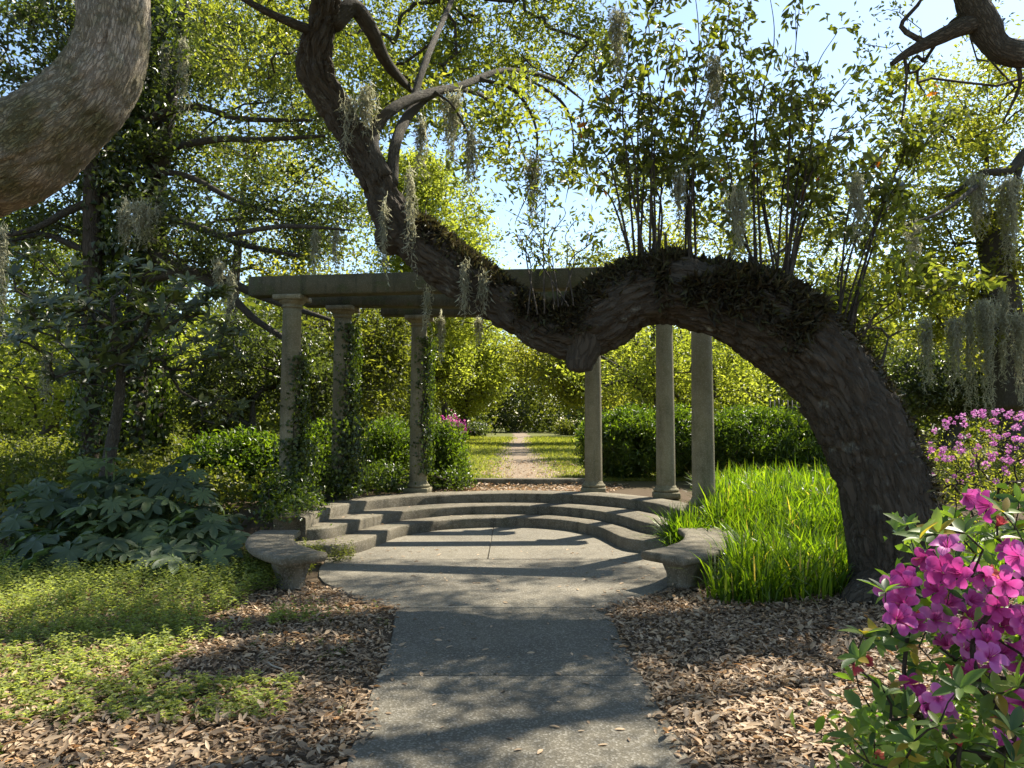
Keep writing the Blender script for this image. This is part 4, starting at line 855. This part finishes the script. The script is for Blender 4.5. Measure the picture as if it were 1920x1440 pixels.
# ------------------------------------------------------------------ strap-leaved grass bed
bedpoly = [(1.85, 6.95), (2.15, 6.75), (2.6, 6.9), (3.05, 7.1), (3.35, 7.6), (3.6, 8.6), (4.6, 9.2), (5.4, 10.2), (4.6, 12.2), (3.2, 12.0), (2.75, 10.6), (2.62, 9.6), (2.55, 9.1), (2.5, 8.6), (2.4, 8.0), (2.05, 7.5)]
n = 19000; bx = rng.uniform(1.5, 5.5, n); by = rng.uniform(6.7, 12.2, n); ok = inpoly(bx, by, bedpoly)
ok |= inpoly(bx, by, [(2.0, 9.16), (2.9, 9.16), (3.2, 9.9), (2.45, 9.95), (2.2, 9.6), (2.0, 9.28)]); rr = np.hypot(bx - .12, by - 8.95); ok &= ~((rr > 1.6) & (rr < 2.52) & (by < 9.2) & (bx < 2.65)); bx, by = bx[ok], by[ok]
bt = np.vstack([np.c_[bx, by][:900], np.c_[rng.uniform(2.05, 3.1, 130), rng.uniform(9.15, 10.0, 130)]]); per = 22; n = len(bt) * per
tx = np.repeat(bt, per, 0); o_ = rng.normal(size=(n, 2)) * .055; tsz = np.repeat(rng.uniform(.6, 1.25, len(bt)), per)
root = np.c_[tx + o_, H(tx[:, 0] + o_[:, 0], tx[:, 1] + o_[:, 1]) - .01]; azm = np.arctan2(o_[:, 1], o_[:, 0]) + rng.normal(size=n) * .6
def blades(m, root, Lb, Wb, lean, dirn=None):
    n = len(root); az = rng.uniform(0, 6.28, n) if dirn is None else dirn; h = np.c_[np.cos(az), np.sin(az), np.zeros(n)]; s = np.c_[-np.sin(az), np.cos(az), np.zeros(n)]
    tw = rng.normal(size=n) * .6; s = norm(s * np.cos(tw)[:, None] + h * np.sin(tw)[:, None])
    L = Lb * rng.uniform(.55, 1.15, n); W = (Wb * rng.uniform(.7, 1.2, n))[:, None]; le = np.clip(lean + rng.normal(size=n) * .33, .05, 1.5); R = []
    for t, wd in ((0, .7), (.35, 1.0), (.7, .8), (1.0, .0)):
        a = le * t; p = root + h * (L * t * np.sin(a) * .9)[:, None] + np.array([0, 0, 1]) * (L * t * np.cos(a * 1.05))[:, None]
        R.append(p + s * W * wd * .5)
        if wd > 0: R.append(p - s * W * wd * .5)
    v = np.stack(R, 1); i = np.arange(n)[:, None] * 7
    m.add(v.reshape(-1, 3), [np.vstack([i + np.array(q) for q in ((0, 1, 3, 2), (2, 3, 5, 4))]), i + np.array([4, 5, 6])], rnd=np.repeat(rng.random(n), 7)); return m
m = MB(); hgt = .55 * tsz; by = root[:, 1]
blades(m, root, hgt * (1 - .15 * sstep(7.9, 6.8, by)), .020, .62, azm)
tag(m.build('strap_grass', M_blade), 'bright green strap leaved grass bed between bench and oak trunk', kind='stuff')
n = 2200; bx = rng.uniform(4.2, 6.5, n); by = rng.uniform(6.8, 9.5, n); m = MB(); blades(m, np.c_[bx, by, H(bx, by)], .42, .016, .6)
tag(m.build('strap_grass', M_blade), 'green strap leaved grass on the far side of the oak trunk', kind='stuff')

# lawn blades
n = 60000; ly = 14.5 + 45 * rng.random(n) ** 2.0; lx = rng.uniform(-1, 1, n) * (2.2 + .09 * ly); cxx = .12 + .012 * (ly - 14) + .15 * np.sin(ly * .12)
ok = np.abs(lx - cxx) > .15 + .85 * rng.random(n) ** .8; lx, ly = lx[ok], ly[ok]
m = MB(); sc_ = 1 + (ly - 14) * .05; dirs, nn = leaf_axes(len(lx), .1, np.c_[rng.normal(size=(len(lx), 2)) * .6, np.ones(len(lx))])
leaves(m, np.c_[lx, ly, H(lx, ly)], dirs, nn, .06 * sc_ * rng.uniform(.5, 1.3, len(lx)), .012 * sc_); tag(m.build('grass', M_lawn), 'short yellowing lawn grass each side of the dirt track', kind='stuff')

# weeds on the left
def weeds(label, n, xr, yr, dens, hfun, L, mat=M_weed):
    x = rng.uniform(*xr, n); y = rng.uniform(*yr, n); k = rng.random(n) < dens(x, y); x, y = x[k], y[k]; n = len(x); h = hfun(x, y) * rng.uniform(.5, 1.15, n)
    per = 10; u = np.tile(np.linspace(.25, 1, per), n); X = np.repeat(x, per); Y = np.repeat(y, per); hh = np.repeat(h, per); le = np.repeat(rng.normal(size=(n, 2)) * .25, per, 0)
    a = np.tile(np.arange(per) * 2.4, n) + np.repeat(rng.uniform(0, 6.28, n), per); p = np.c_[X + le[:, 0] * hh * u, Y + le[:, 1] * hh * u, H(X, Y) + hh * u]
    d = norm(np.c_[np.cos(a), np.sin(a), rng.uniform(-.2, .5, n * per)]); nn = norm(np.c_[-np.cos(a) * .3, -np.sin(a) * .3, np.ones(n * per)] + rng.normal(size=(n * per, 3)) * .3); nn = norm(nn - d * (d * nn).sum(1, keepdims=True))
    l = L * rng.uniform(.6, 1.2, n * per) * (1.1 - .4 * u); m = MB(); leaves(m, p, d, nn, l, l * .5, rnd=np.clip(.55 * np.repeat(rng.random(n), per) + .45 * rng.random(n * per), 0, 1))
    s0 = np.c_[x, y, H(x, y)]; 
    tag(m.build('weeds', mat), label, kind='stuff')
wl_ = lambda x, y: sstep(.42, .60, fbm(np.c_[x * 1.1, y * 1.1, x * 0], 101) + .42 * sstep(5.2, 7.4, y) + .22 * sstep(-2.0, -3.4, x) - .12 + .15 * (y > 7.2)) * (np.abs(x + .95 + .3 * sstep(6.6, 8, y)) > .12)
weeds('bright green weeds spreading over the ground at left', 9500, (-7.5, -1.15), (4.1, 9.0), lambda x, y: wl_(x, y) * (((x + 1.8) / .65) ** 2 + ((y - 6.85) / .55) ** 2 > 1) * ~((x > -1.3 - .95 * sstep(6.6, 7.5, y))), lambda x, y: .08 + .15 * sstep(4.8, 7.4, y), .05)
weeds('scattered small seedlings in the dead leaves at lower left', 420, (-3.5, -.95), (3.1, 6.8), lambda x, y: sstep(.52, .62, fbm(np.c_[x * 2.4, y * 2.4, x * 0], 111)), lambda x, y: .06 + 0 * x, .03, M_hedge)
weeds('leafy weeds crowding the step end and the bench foot', 700, (-2.9, -1.75), (7.0, 9.4), lambda x, y: ((x < -2.15) | (y > 8.6)) * 1.0 * (x < -1.9) * (np.hypot(x + 1.95, y - 7.0) > .85), lambda x, y: .22 + 0 * x, .045, M_mid)

# leaf litter
def litter(label, n, poly, L=.052, dens=None, zup=.03):
    poly = np.array(poly); x = rng.uniform(poly[:, 0].min(), poly[:, 0].max(), n); y = rng.uniform(poly[:, 1].min(), poly[:, 1].max(), n); k = inpoly(x, y, [tuple(p) for p in poly])
    if dens is not None: k &= rng.random(n) < dens(x, y)
    x, y = x[k], y[k]; n = len(x); x = x + rng.normal(size=n) * .035 * (1 + .8 * np.sin(y * 5)); z = np.where((np.abs(x) < .8) & (y < 7), .010, H(x, y) + .008 + rng.random(n) * zup)
    nn = norm(rng.normal(size=(n, 3)) * .27 + np.array([0, 0, 1])); d = rng.normal(size=(n, 3)); d = norm(d - nn * (d * nn).sum(1, keepdims=True))
    cut = rng.random(n) < .2; l = L * np.clip(np.exp(rng.normal(size=n) * .36), .35, 1.8); l = np.where(cut, l * .45, l); wid = l * np.where(cut, .8, rng.uniform(.22, .5, n)); pp = np.c_[x, y, z]; near = y < 4.3; sel = rng.random(n); m = MB()
    for lo_, hi_, cu in ((0, .45, .03), (.45, .8, .14), (.8, 1.01, -.12)):
        for six in (True, False):
            k = (sel >= lo_) & (sel < hi_) & (near == six)
            if k.any(): leaves(m, pp[k], d[k], nn[k], l[k], wid[k], fold=.22, curl=cu, six=six)
    tag(m.build('leaf_litter', M_litter), label, kind='stuff')
litter('brown dead leaves carpeting the ground left of the path', 56000, [(-6.5, 2.6), (-.8, 2.6), (-.78, 3.5), (-.86, 4.9), (-1.0, 6.6), (-1.6, 7.2), (-2.2, 7.8), (-6.5, 7.6)])
litter('brown dead leaves carpeting the ground right of the path', 64000, [(.83, 2.6), (5.5, 2.6), (6.5, 7.5), (3.4, 8.0), (1.6, 7.45), (1.15, 6.95), (.81, 6.6)])
litter('dry leaves on the dirt between top step and kerb', 3600, [(-1.6, 13.15), (1.6, 13.1), (2.2, 14.2), (-.9, 14.2)], .07)
litter('fallen leaves strewn over the lawn edge', 1500, [(-.6, 14.5), (1.6, 14.5), (1.8, 22), (-.9, 22)], .07)

# loose leaves on the concrete, one by one
dl = [blade_mesh('fallen_leaf', M_litter, r, 1, .36, .3, .06) for r in (.15, .4, .6, .8, .95)]
k = 0
while k < 260:
    y = 2.6 + 7.2 * rng.random() ** 1.6; x = rng.uniform(-1.9, 1.8)
    lim0 = np.interp(y, [2.6, 6.6, 8.9, 9.5], [-.72, -.95, -2.0, -1.6]); lim1 = np.interp(y, [2.6, 6.6, 8.9, 9.5], [.8, .8, 1.9, 1.3])
    if not lim0 < x < lim1: continue
    if rng.random() > .25 + .75 * min(1, max(0, (abs(x) - .2) * 1.4)): continue
    a = rng.uniform(0, 6.28); M = basis((math.cos(a), math.sin(a), rng.normal() * .08), (rng.normal() * .2, rng.normal() * .2, 1), (x, y, .006), rng.uniform(.032, .068))
    o = put('fallen_leaf', random.choice(dl), None, M); tag(o, 'single dry brown leaf lying loose on the grey concrete', 'leaf', 'dead leaves scattered on the concrete path'); k += 1

for kc, zt, n_, lab in ((K1, Z1, 14, 'lowest'), (K2, Z2, 14, 'middle'), (K3, Z3, 12, 'top')):
    cc = crom(np.c_[np.array(kc, float), np.zeros(len(kc))], .05)
    for _ in range(n_):
        p = cc[rng.integers(30, len(cc) - 20)]; d = norm(p[:2] - np.array([-.15, 10.2])); p2 = p[:2] + d * rng.uniform(.10, .34); a = rng.uniform(0, 6.28)
        o = put('fallen_leaf', random.choice(dl), None, basis((math.cos(a), math.sin(a), .02), (rng.normal() * .2, rng.normal() * .2, 1), (p2[0], p2[1], zt + .012), rng.uniform(.035, .065)))
        tag(o, 'dry brown leaf lying on the %s curved step' % lab, 'leaf', 'dead leaves on the %s step' % lab)

# ------------------------------------------------------------------ azaleas
def flower_mesh(rnd, mat, open_=1.0):
    m = MB(); R = .5
    for k in range(5):
        a = k * 2 * math.pi / 5 + .1 * (k % 2); V = []
        for r, wd, z in ((.06, .05, -.42), (.2, .13, -.14), (.42, .30, .05), (.68, .36, .10 + .02 * (k % 3)), (.9, .24, .03), (1.0, .06, -.03)):
            r_ = r * (open_ + (1 - open_) * (.35)); 
            for s in (-1, 0, 1):
                rr = r_ * R; ww = wd * R * s * (.55 + .45 * open_); zz_ = (z + (1 - open_) * r * .9) * R + ((.05 if s else 0) * (1 if (k + s) % 2 else .2) + rng.normal() * .018)
                V.append((rr * math.cos(a) - ww * math.sin(a), rr * math.sin(a) + ww * math.cos(a), zz_ + .01 * k % .02))
        Q = [(q * 3 + c, q * 3 + c + 1, q * 3 + 4 + c, q * 3 + 3 + c) for q in range(5) for c in range(2)]
        m.add(np.array(V), [np.array(Q)], rnd=np.clip(np.array([rnd + (.45 if i > 11 else -.35 if i < 6 else 0) * .8 for i in range(len(V))]) + rng.normal(size=len(V)) * .10, 0, 1))
    for k in range(6):
        a = k * 1.05; p = np.array([[0, 0, -.2], [.06 * math.cos(a), .06 * math.sin(a), .1], [.14 * math.cos(a) + .05, .14 * math.sin(a), .30]]); tube(m, p, .006, 3, False)
    return m.mesh('flower', mat, smooth=True)
ab = np.array([1.75, 2.0, 0.0])
az = thing('azalea', ab, 'magenta azalea bush in full flower at lower right, close by', 'azalea')
fmesh = [flower_mesh(r, M_petal, o) for r, o in ((.1, 1), (.35, 1), (.6, .9), (.85, 1), (.5, .55))]; wm = [flower_mesh(.5, M_wilt, .25), flower_mesh(.9, M_wilt, .35)]
FL = [(1700, 925), (1812, 930), (1850, 948), (1775, 1020), (1735, 1048), (1702, 1085), (1770, 1070), (1795, 1075), (1890, 1030), (1905, 1045), (1820, 1128), (1870, 1140), (1800, 1180), (1700, 1095), (1685, 1165), (1740, 1330), (1760, 1310), (1720, 1310), (1900, 1310), (1880, 1170), (1910, 1150), (1850, 1200), (1905, 1210), (1780, 1130), (1890, 1090), (1840, 1080), (1920, 1100), (1860, 1260), (1815, 1255), (1915, 1250), (1775, 1210), (1930, 1180), (1930, 1340), (1880, 1390), (1905, 1400), (1690, 1130), (1755, 1160), (1850, 1170), (1890, 1230)]
FL = FL + [(x + rng.normal() * 24, y + rng.normal() * 22) for x, y in FL[1:] if rng.random() < .75 and x > 1680 and y > 960]
tips = []
for k, (px, py) in enumerate(FL):
    if k == 0: continue
    D = 1.62 + rng.uniform(-.12, .22); p = P(px, py, D)
    n_ = norm(np.array([-p[0] * .5, -p[1], 1.6 - p[2]]) * .9 + rng.normal(size=3) * .55 + np.array([-.1, 0, .35])); t_ = rng.normal(size=3)
    put('flower', random.choice(fmesh), az, basis(t_, n_, p, rng.uniform(.058, .08))); tips.append(p - n_ * .04)
for px, py in ((1870, 985), (1850, 1075), (1620, 1240), (1690, 1160), (1745, 1090), (1830, 1160), (1640, 1420), (1800, 1400), (1720, 1150), (1780, 1250), (1600, 1245), (1880, 1350)):
    p = P(px, py, 1.65 + rng.uniform(-.1, .2)); n_ = norm(rng.normal(size=3) + np.array([-.3, -.8, .2])); put('flower', random.choice(wm), az, basis(rng.normal(size=3), n_, p, .055)); tips.append(p)
am = [blade_mesh('leaf', M_azleaf, r, 1, .36, .35, .16) for r in (.05, .25, .45, .65, .82, .97)]
WH = [(1725, 1010), (1790, 975), (1700, 985), (1845, 950), (1880, 960), (1810, 1000), (1760, 1000), (1870, 1010), (1660, 1110), (1690, 1130), (1720, 1060), (1750, 1135), (1620, 1190), (1650, 1200), (1700, 1205), (1750, 1190), (1600, 1240), (1610, 1235), (1680, 1320), (1660, 1300), (1700, 1345), (1600, 1385), (1640, 1370), (1580, 1395), (1750, 1400), (1820, 1390), (1860, 1420), (1780, 1430), (1700, 1420), (1900, 1430), (1840, 1320), (1800, 1290), (1850, 1110), (1780, 1105), (1900, 1000), (1910, 940), (1860, 1190), (1790, 1240), (1720, 1250), (1760, 1360), (1640, 1430), (1895, 1370), (1830, 1040), (1670, 1190), (1910, 1290), (1620, 1395), (1825, 1215), (1715, 1390), (1870, 1300), (1780, 1060)]
cand = []
for px, py in WH:
    D = 1.62 + rng.uniform(-.2, .3); p = P(px, py, D); tips.append(p); ax = norm(np.array([-.35, -.25, .9]) + rng.normal(size=3) * .35); q = Vector((0, 0, 1)).rotation_difference(Vector(ax)); nl = rng.integers(5, 8)
    for k in range(nl):
        a = k / nl * 6.28 + rng.uniform(-.3, .3); tilt = rng.uniform(.0, .8); d = q @ Vector((math.cos(a) * math.cos(tilt), math.sin(a) * math.cos(tilt), math.sin(tilt))); nv = q @ Vector((-math.cos(a) * math.sin(tilt), -math.sin(a) * math.sin(tilt), math.cos(tilt)))
        cand.append((p, d, nv, rng.uniform(.035, .062)))
for p, d, nv, s in cand[:300]: put('leaf', random.choice(am), az, basis(d, nv, p, s))
inner_c = np.array([P(rng.uniform(1700, 2150), rng.uniform(980, 1600), rng.uniform(1.7, 2.3)) for _ in range(150)] + [P(rng.uniform(1600, 1990), rng.uniform(1330, 1520), rng.uniform(1.5, 2.1)) for _ in range(70)])
m = MB(); clump_leaves(m, inner_c, 12, .05, .055, .38, .5, .9, .4, six=True)
rest = cand[300:]
if rest: leaves(m, np.array([c[0] for c in rest]), np.array([tuple(c[1]) for c in rest]), np.array([tuple(c[2]) for c in rest]), np.array([c[3] for c in rest]), np.array([c[3] * .36 for c in rest]), six=True)
tag(m.build('foliage', M_azleaf, az), kind='stuff')
m = MB(); skeleton(m, [ab, ab + np.array([-.05, -.1, .25]), ab + np.array([.15, .1, .4]), ab + np.array([-.2, -.15, .5])], np.vstack([np.array(tips), inner_c[::3]]), .0014, 5, .08, .03, .009, step=.12); m.build('stems', M_twig, az)

lb = np.array([7.0, 10.2, .35])
la = thing('lilac_azalea', lb, 'twiggy azalea with lilac pink flower heads beyond the oak trunk', 'azalea')
bl = [PB(1850, 860, 10.2, 130, 75, .8), PB(1780, 880, 10.0, 60, 60, .5), PB(1930, 850, 10.4, 100, 80, .7)]
tg = in_blobs(bl, 260, .8); m = MB(); skeleton(m, [lb, lb + np.array([-.4, .1, 0]), lb + np.array([.5, 0, 0]), lb + np.array([-.8, -.1, 0])], tg, .003, 4, .10, .05, .02, step=.2); m.build('stems', M_twig, la)
m = MB(); clump_leaves(m, tg, 5, .07, .04, .4, .3); m.build('foliage', M_olive, la)
def head_mesh(rnd):
    m = MB(); n = 26; d = norm(rng.normal(size=(n, 3))); dd, nn = leaf_axes(n, 0); leaves(m, d * .22, norm(d + dd * .6), nn, .5, .42, rnd=np.clip(rnd + rng.normal(size=n) * .2, 0, 1)); return m.mesh('flower', M_petal2)
hm = [head_mesh(r) for r in (.2, .5, .8)]
for k in range(92):
    u = rng.random(); px = 1728 + 200 * rng.random() ** .8; ty = np.interp(px, [1725, 1745, 1780, 1830, 1870, 1930], [860, 815, 785, 772, 768, 775]); py = ty + 95 * rng.random() ** 1.6 + (rng.random() < .2) * 50
    p = P(px, py, 10.0 + rng.uniform(-.4, .4)); put('flower', random.choice(hm), la, basis(rng.normal(size=3), rng.normal(size=3), p, rng.uniform(.04, .09)))

# ------------------------------------------------------------------ iron fence glimpsed behind the hedge
fx0, fx1, fD = (1440 - CX) * 22 / F, (1560 - CX) * 22 / F, 22.0
fe = thing('iron_fence', (fx0, fD, .45), 'black iron railing glimpsed between hedge and oak trunk', 'fence')
for z in (.65, 2.05): box(m := MB(), fx0, fx1, fD - .02, fD + .02, z, z + .05); m.build('rail', M_iron, fe)
box(m := MB(), -.014, .014, -.014, .014, 0, 1.85); pm = m.mesh('picket', M_iron)
for x in np.arange(fx0 + .05, fx1, .13): put('picket', pm, fe, Matrix.Translation((x, fD - .036, .45)))

# ------------------------------------------------------------------ Spanish moss, each hank a thing
def moss(px, py, D, w_, ln, label, dens=1.0, group=None):
    """a hank of thin curling strands, ragged at the lower end"""
    top = P(px, py, D); W = S(w_, D) * .8; L = S(ln, D) * 1.15; n = int((12 + 1.9 * w_) * dens); m = MB(); sc = D / 8
    for _ in range(n):
        ox = rng.normal() * W * .42; a = top + np.array([ox, rng.normal() * W * .35, rng.normal() * .06]); l = L * rng.random() ** 1.2 * (1.1 - .5 * min(1, abs(ox) / (W * .9 + 1e-6))) + .06; k = max(7, int(l / .03))
        t = np.linspace(0, 1, k); ph = rng.uniform(0, 6.28, 2); c = a + np.c_[np.cumsum(rng.normal(size=k)) * .008 - ox * .6 * t + .012 * sc * np.sin(t * l * 22 + ph[0]), np.cumsum(rng.normal(size=k)) * .008 + .012 * sc * np.sin(t * l * 19 + ph[1]), -l * t]
        wd = .0023 * sc * rng.uniform(.7, 1.8) * (1 - .6 * t); ang = rng.uniform(0, 3.14); sd = np.array([math.cos(ang), math.sin(ang), 0])
        v = np.stack([c - sd * wd[:, None], c + sd * wd[:, None]], 1).reshape(-1, 3); i = np.arange(k - 1)[:, None] * 2
        m.add(v, i + np.array([0, 1, 3, 2]), rnd=np.full(2 * k, rng.random()))
        cc = c[1:]; d = norm(rng.normal(size=cc.shape) + np.array([0, 0, -1.6])); nn = norm(np.cross(d, rng.normal(size=cc.shape))); leaves(m, cc, d, nn, .058 * sc ** .4 * rng.uniform(.4, 1.5, len(cc)), .0026 * sc, curl=.5)
    o = m.build('spanish_moss', M_moss, org=top); return tag(o, label, 'moss', group)
moss(345, 78, 12, 14, 150, 'long thin grey moss strand hanging beside the ivy-clad trunk')
moss(310, 90, 12.4, 14, 60, 'short grey moss wisp left of the long strand by the ivied trunk')
moss(430, 85, 12, 26, 60, 'pale moss tuft under the high bough above the dark wood')
moss(270, 385, 11.5, 60, 60, 'sunlit beige moss beard draped on the ivied trunk')
moss(235, 390, 11.6, 20, 65, 'narrow moss tail at the left side of the sunlit beard')
moss(412, 490, 12, 18, 70, 'grey moss strand above the end of the front beam')
moss(434, 520, 12, 12, 70, 'thin moss strand just left of the front beam end')
moss(590, 430, 11, 10, 90, 'fine moss thread above the front beam, left of the oak limb')
moss(630, 430, 11, 10, 70, 'fine moss thread closest to the oak burl')
moss(655, 195, 7.6, 34, 90, 'grey moss mat clinging to the rising oak limb below its elbow')
moss(690, 170, 7.7, 30, 100, 'wispy moss hanging in the fork of the oak')
moss(770, 325, 7.4, 9, 190, 'longest thin moss strand crossing the oak bend')
moss(722, 380, 7.5, 9, 120, 'thin moss strand over the oak burl')
moss(848, 178, 8.8, 34, 110, 'bushy moss cluster hanging from the bare middle branch against blue sky')
moss(884, 250, 8.7, 20, 110, 'loose moss hank right of the bushy cluster')
moss(790, 230, 8.3, 14, 90, 'small moss wisp left of the bushy cluster')
moss(1000, 300, 9.4, 26, 110, 'lacy moss drape at the tip of the drooping oak branch')
moss(870, 500, 7.4, 10, 70, 'short moss strand on the sloping oak limb, upper one')
moss(906, 515, 7.4, 10, 65, 'short moss strand on the sloping oak limb, lower one')
moss(828, 596, 12.6, 12, 60, 'pale moss tail under the back beam nearest the third column')
moss(898, 598, 12.6, 10, 45, 'pale moss tail under the back beam beside the oak limb')
moss(802, 548, 10.3, 8, 60, 'thin moss thread on the front beam where the oak crosses it')
moss(1382, 360, 7.2, 36, 95, 'dark moss bundle caught in the middle of the sprouts')
moss(1155, 25, 7.4, 26, 100, 'dark moss clump high in the leftmost sprouts')
moss(1340, 110, 7.6, 22, 100, 'dark moss clump high in the central sprouts')
moss(1605, 340, 7.2, 22, 90, 'dark moss clump in the right hand sprouts')
moss(1275, 330, 7.5, 20, 80, 'faint moss bundle between the two tallest sprouts')
moss(1833, 330, 15.4, 34, 95, 'brown grey moss beard on the right hand bough, left one')
moss(1893, 335, 15.4, 40, 150, 'brown grey moss beard on the right hand bough, right one')
moss(1712, 420, 14, 24, 90, 'pale moss hank hanging free right of the sprouts')
moss(1790, 600, 15.5, 26, 120, 'faded moss curtain left part under the right hand tree')
moss(1848, 565, 15.4, 34, 200, 'broad moss curtain in the middle under the right hand tree')
moss(1912, 590, 15.3, 34, 150, 'broad moss curtain at the right edge under the right hand tree')
moss(1880, 545, 15.9, 18, 150, 'narrow moss tail between the two broad curtains at right')
moss(1815, 585, 16, 16, 190, 'longest thin moss tail beside the middle curtain at right')
moss(1735, 600, 15.8, 24, 120, 'thin moss curtain beside the gap of sky right of the oak')
moss(2, 430, 8, 16, 240, 'long grey moss rope hanging at the left edge of the view')
moss(88, 660, 9.5, 10, 90, 'thin moss strand under the magnolia leaves')

# dry twig on the dead leaves
m = MB(); tube(m, np.array([[-1.62, 5.05, .02], [-1.56, 4.95, .03], [-1.48, 4.90, .025], [-1.44, 4.84, .02]]), [.004, .005, .004, .003], 6)
tag(m.build('dry_twig', plain('pale_twig', (.4, .35, .27)), org=(-1.53, 4.95, .02)), 'pale dry twig lying on the dead leaves left of the path', 'twig')

for o in SC.objects:
    if o.parent is not None and o.name.split('.')[0] in ('branches', 'stems', 'stem', 'foliage') and o.parent.type == 'EMPTY': o['kind'] = 'stuff'
#print('TRIS', sum(sum(len(p.vertices) - 2 for p in o.data.polygons) if len(o.data.polygons) < 5000 else int(len(o.data.loops) - 2 * len(o.data.polygons)) for o in SC.objects if o.type == 'MESH'))
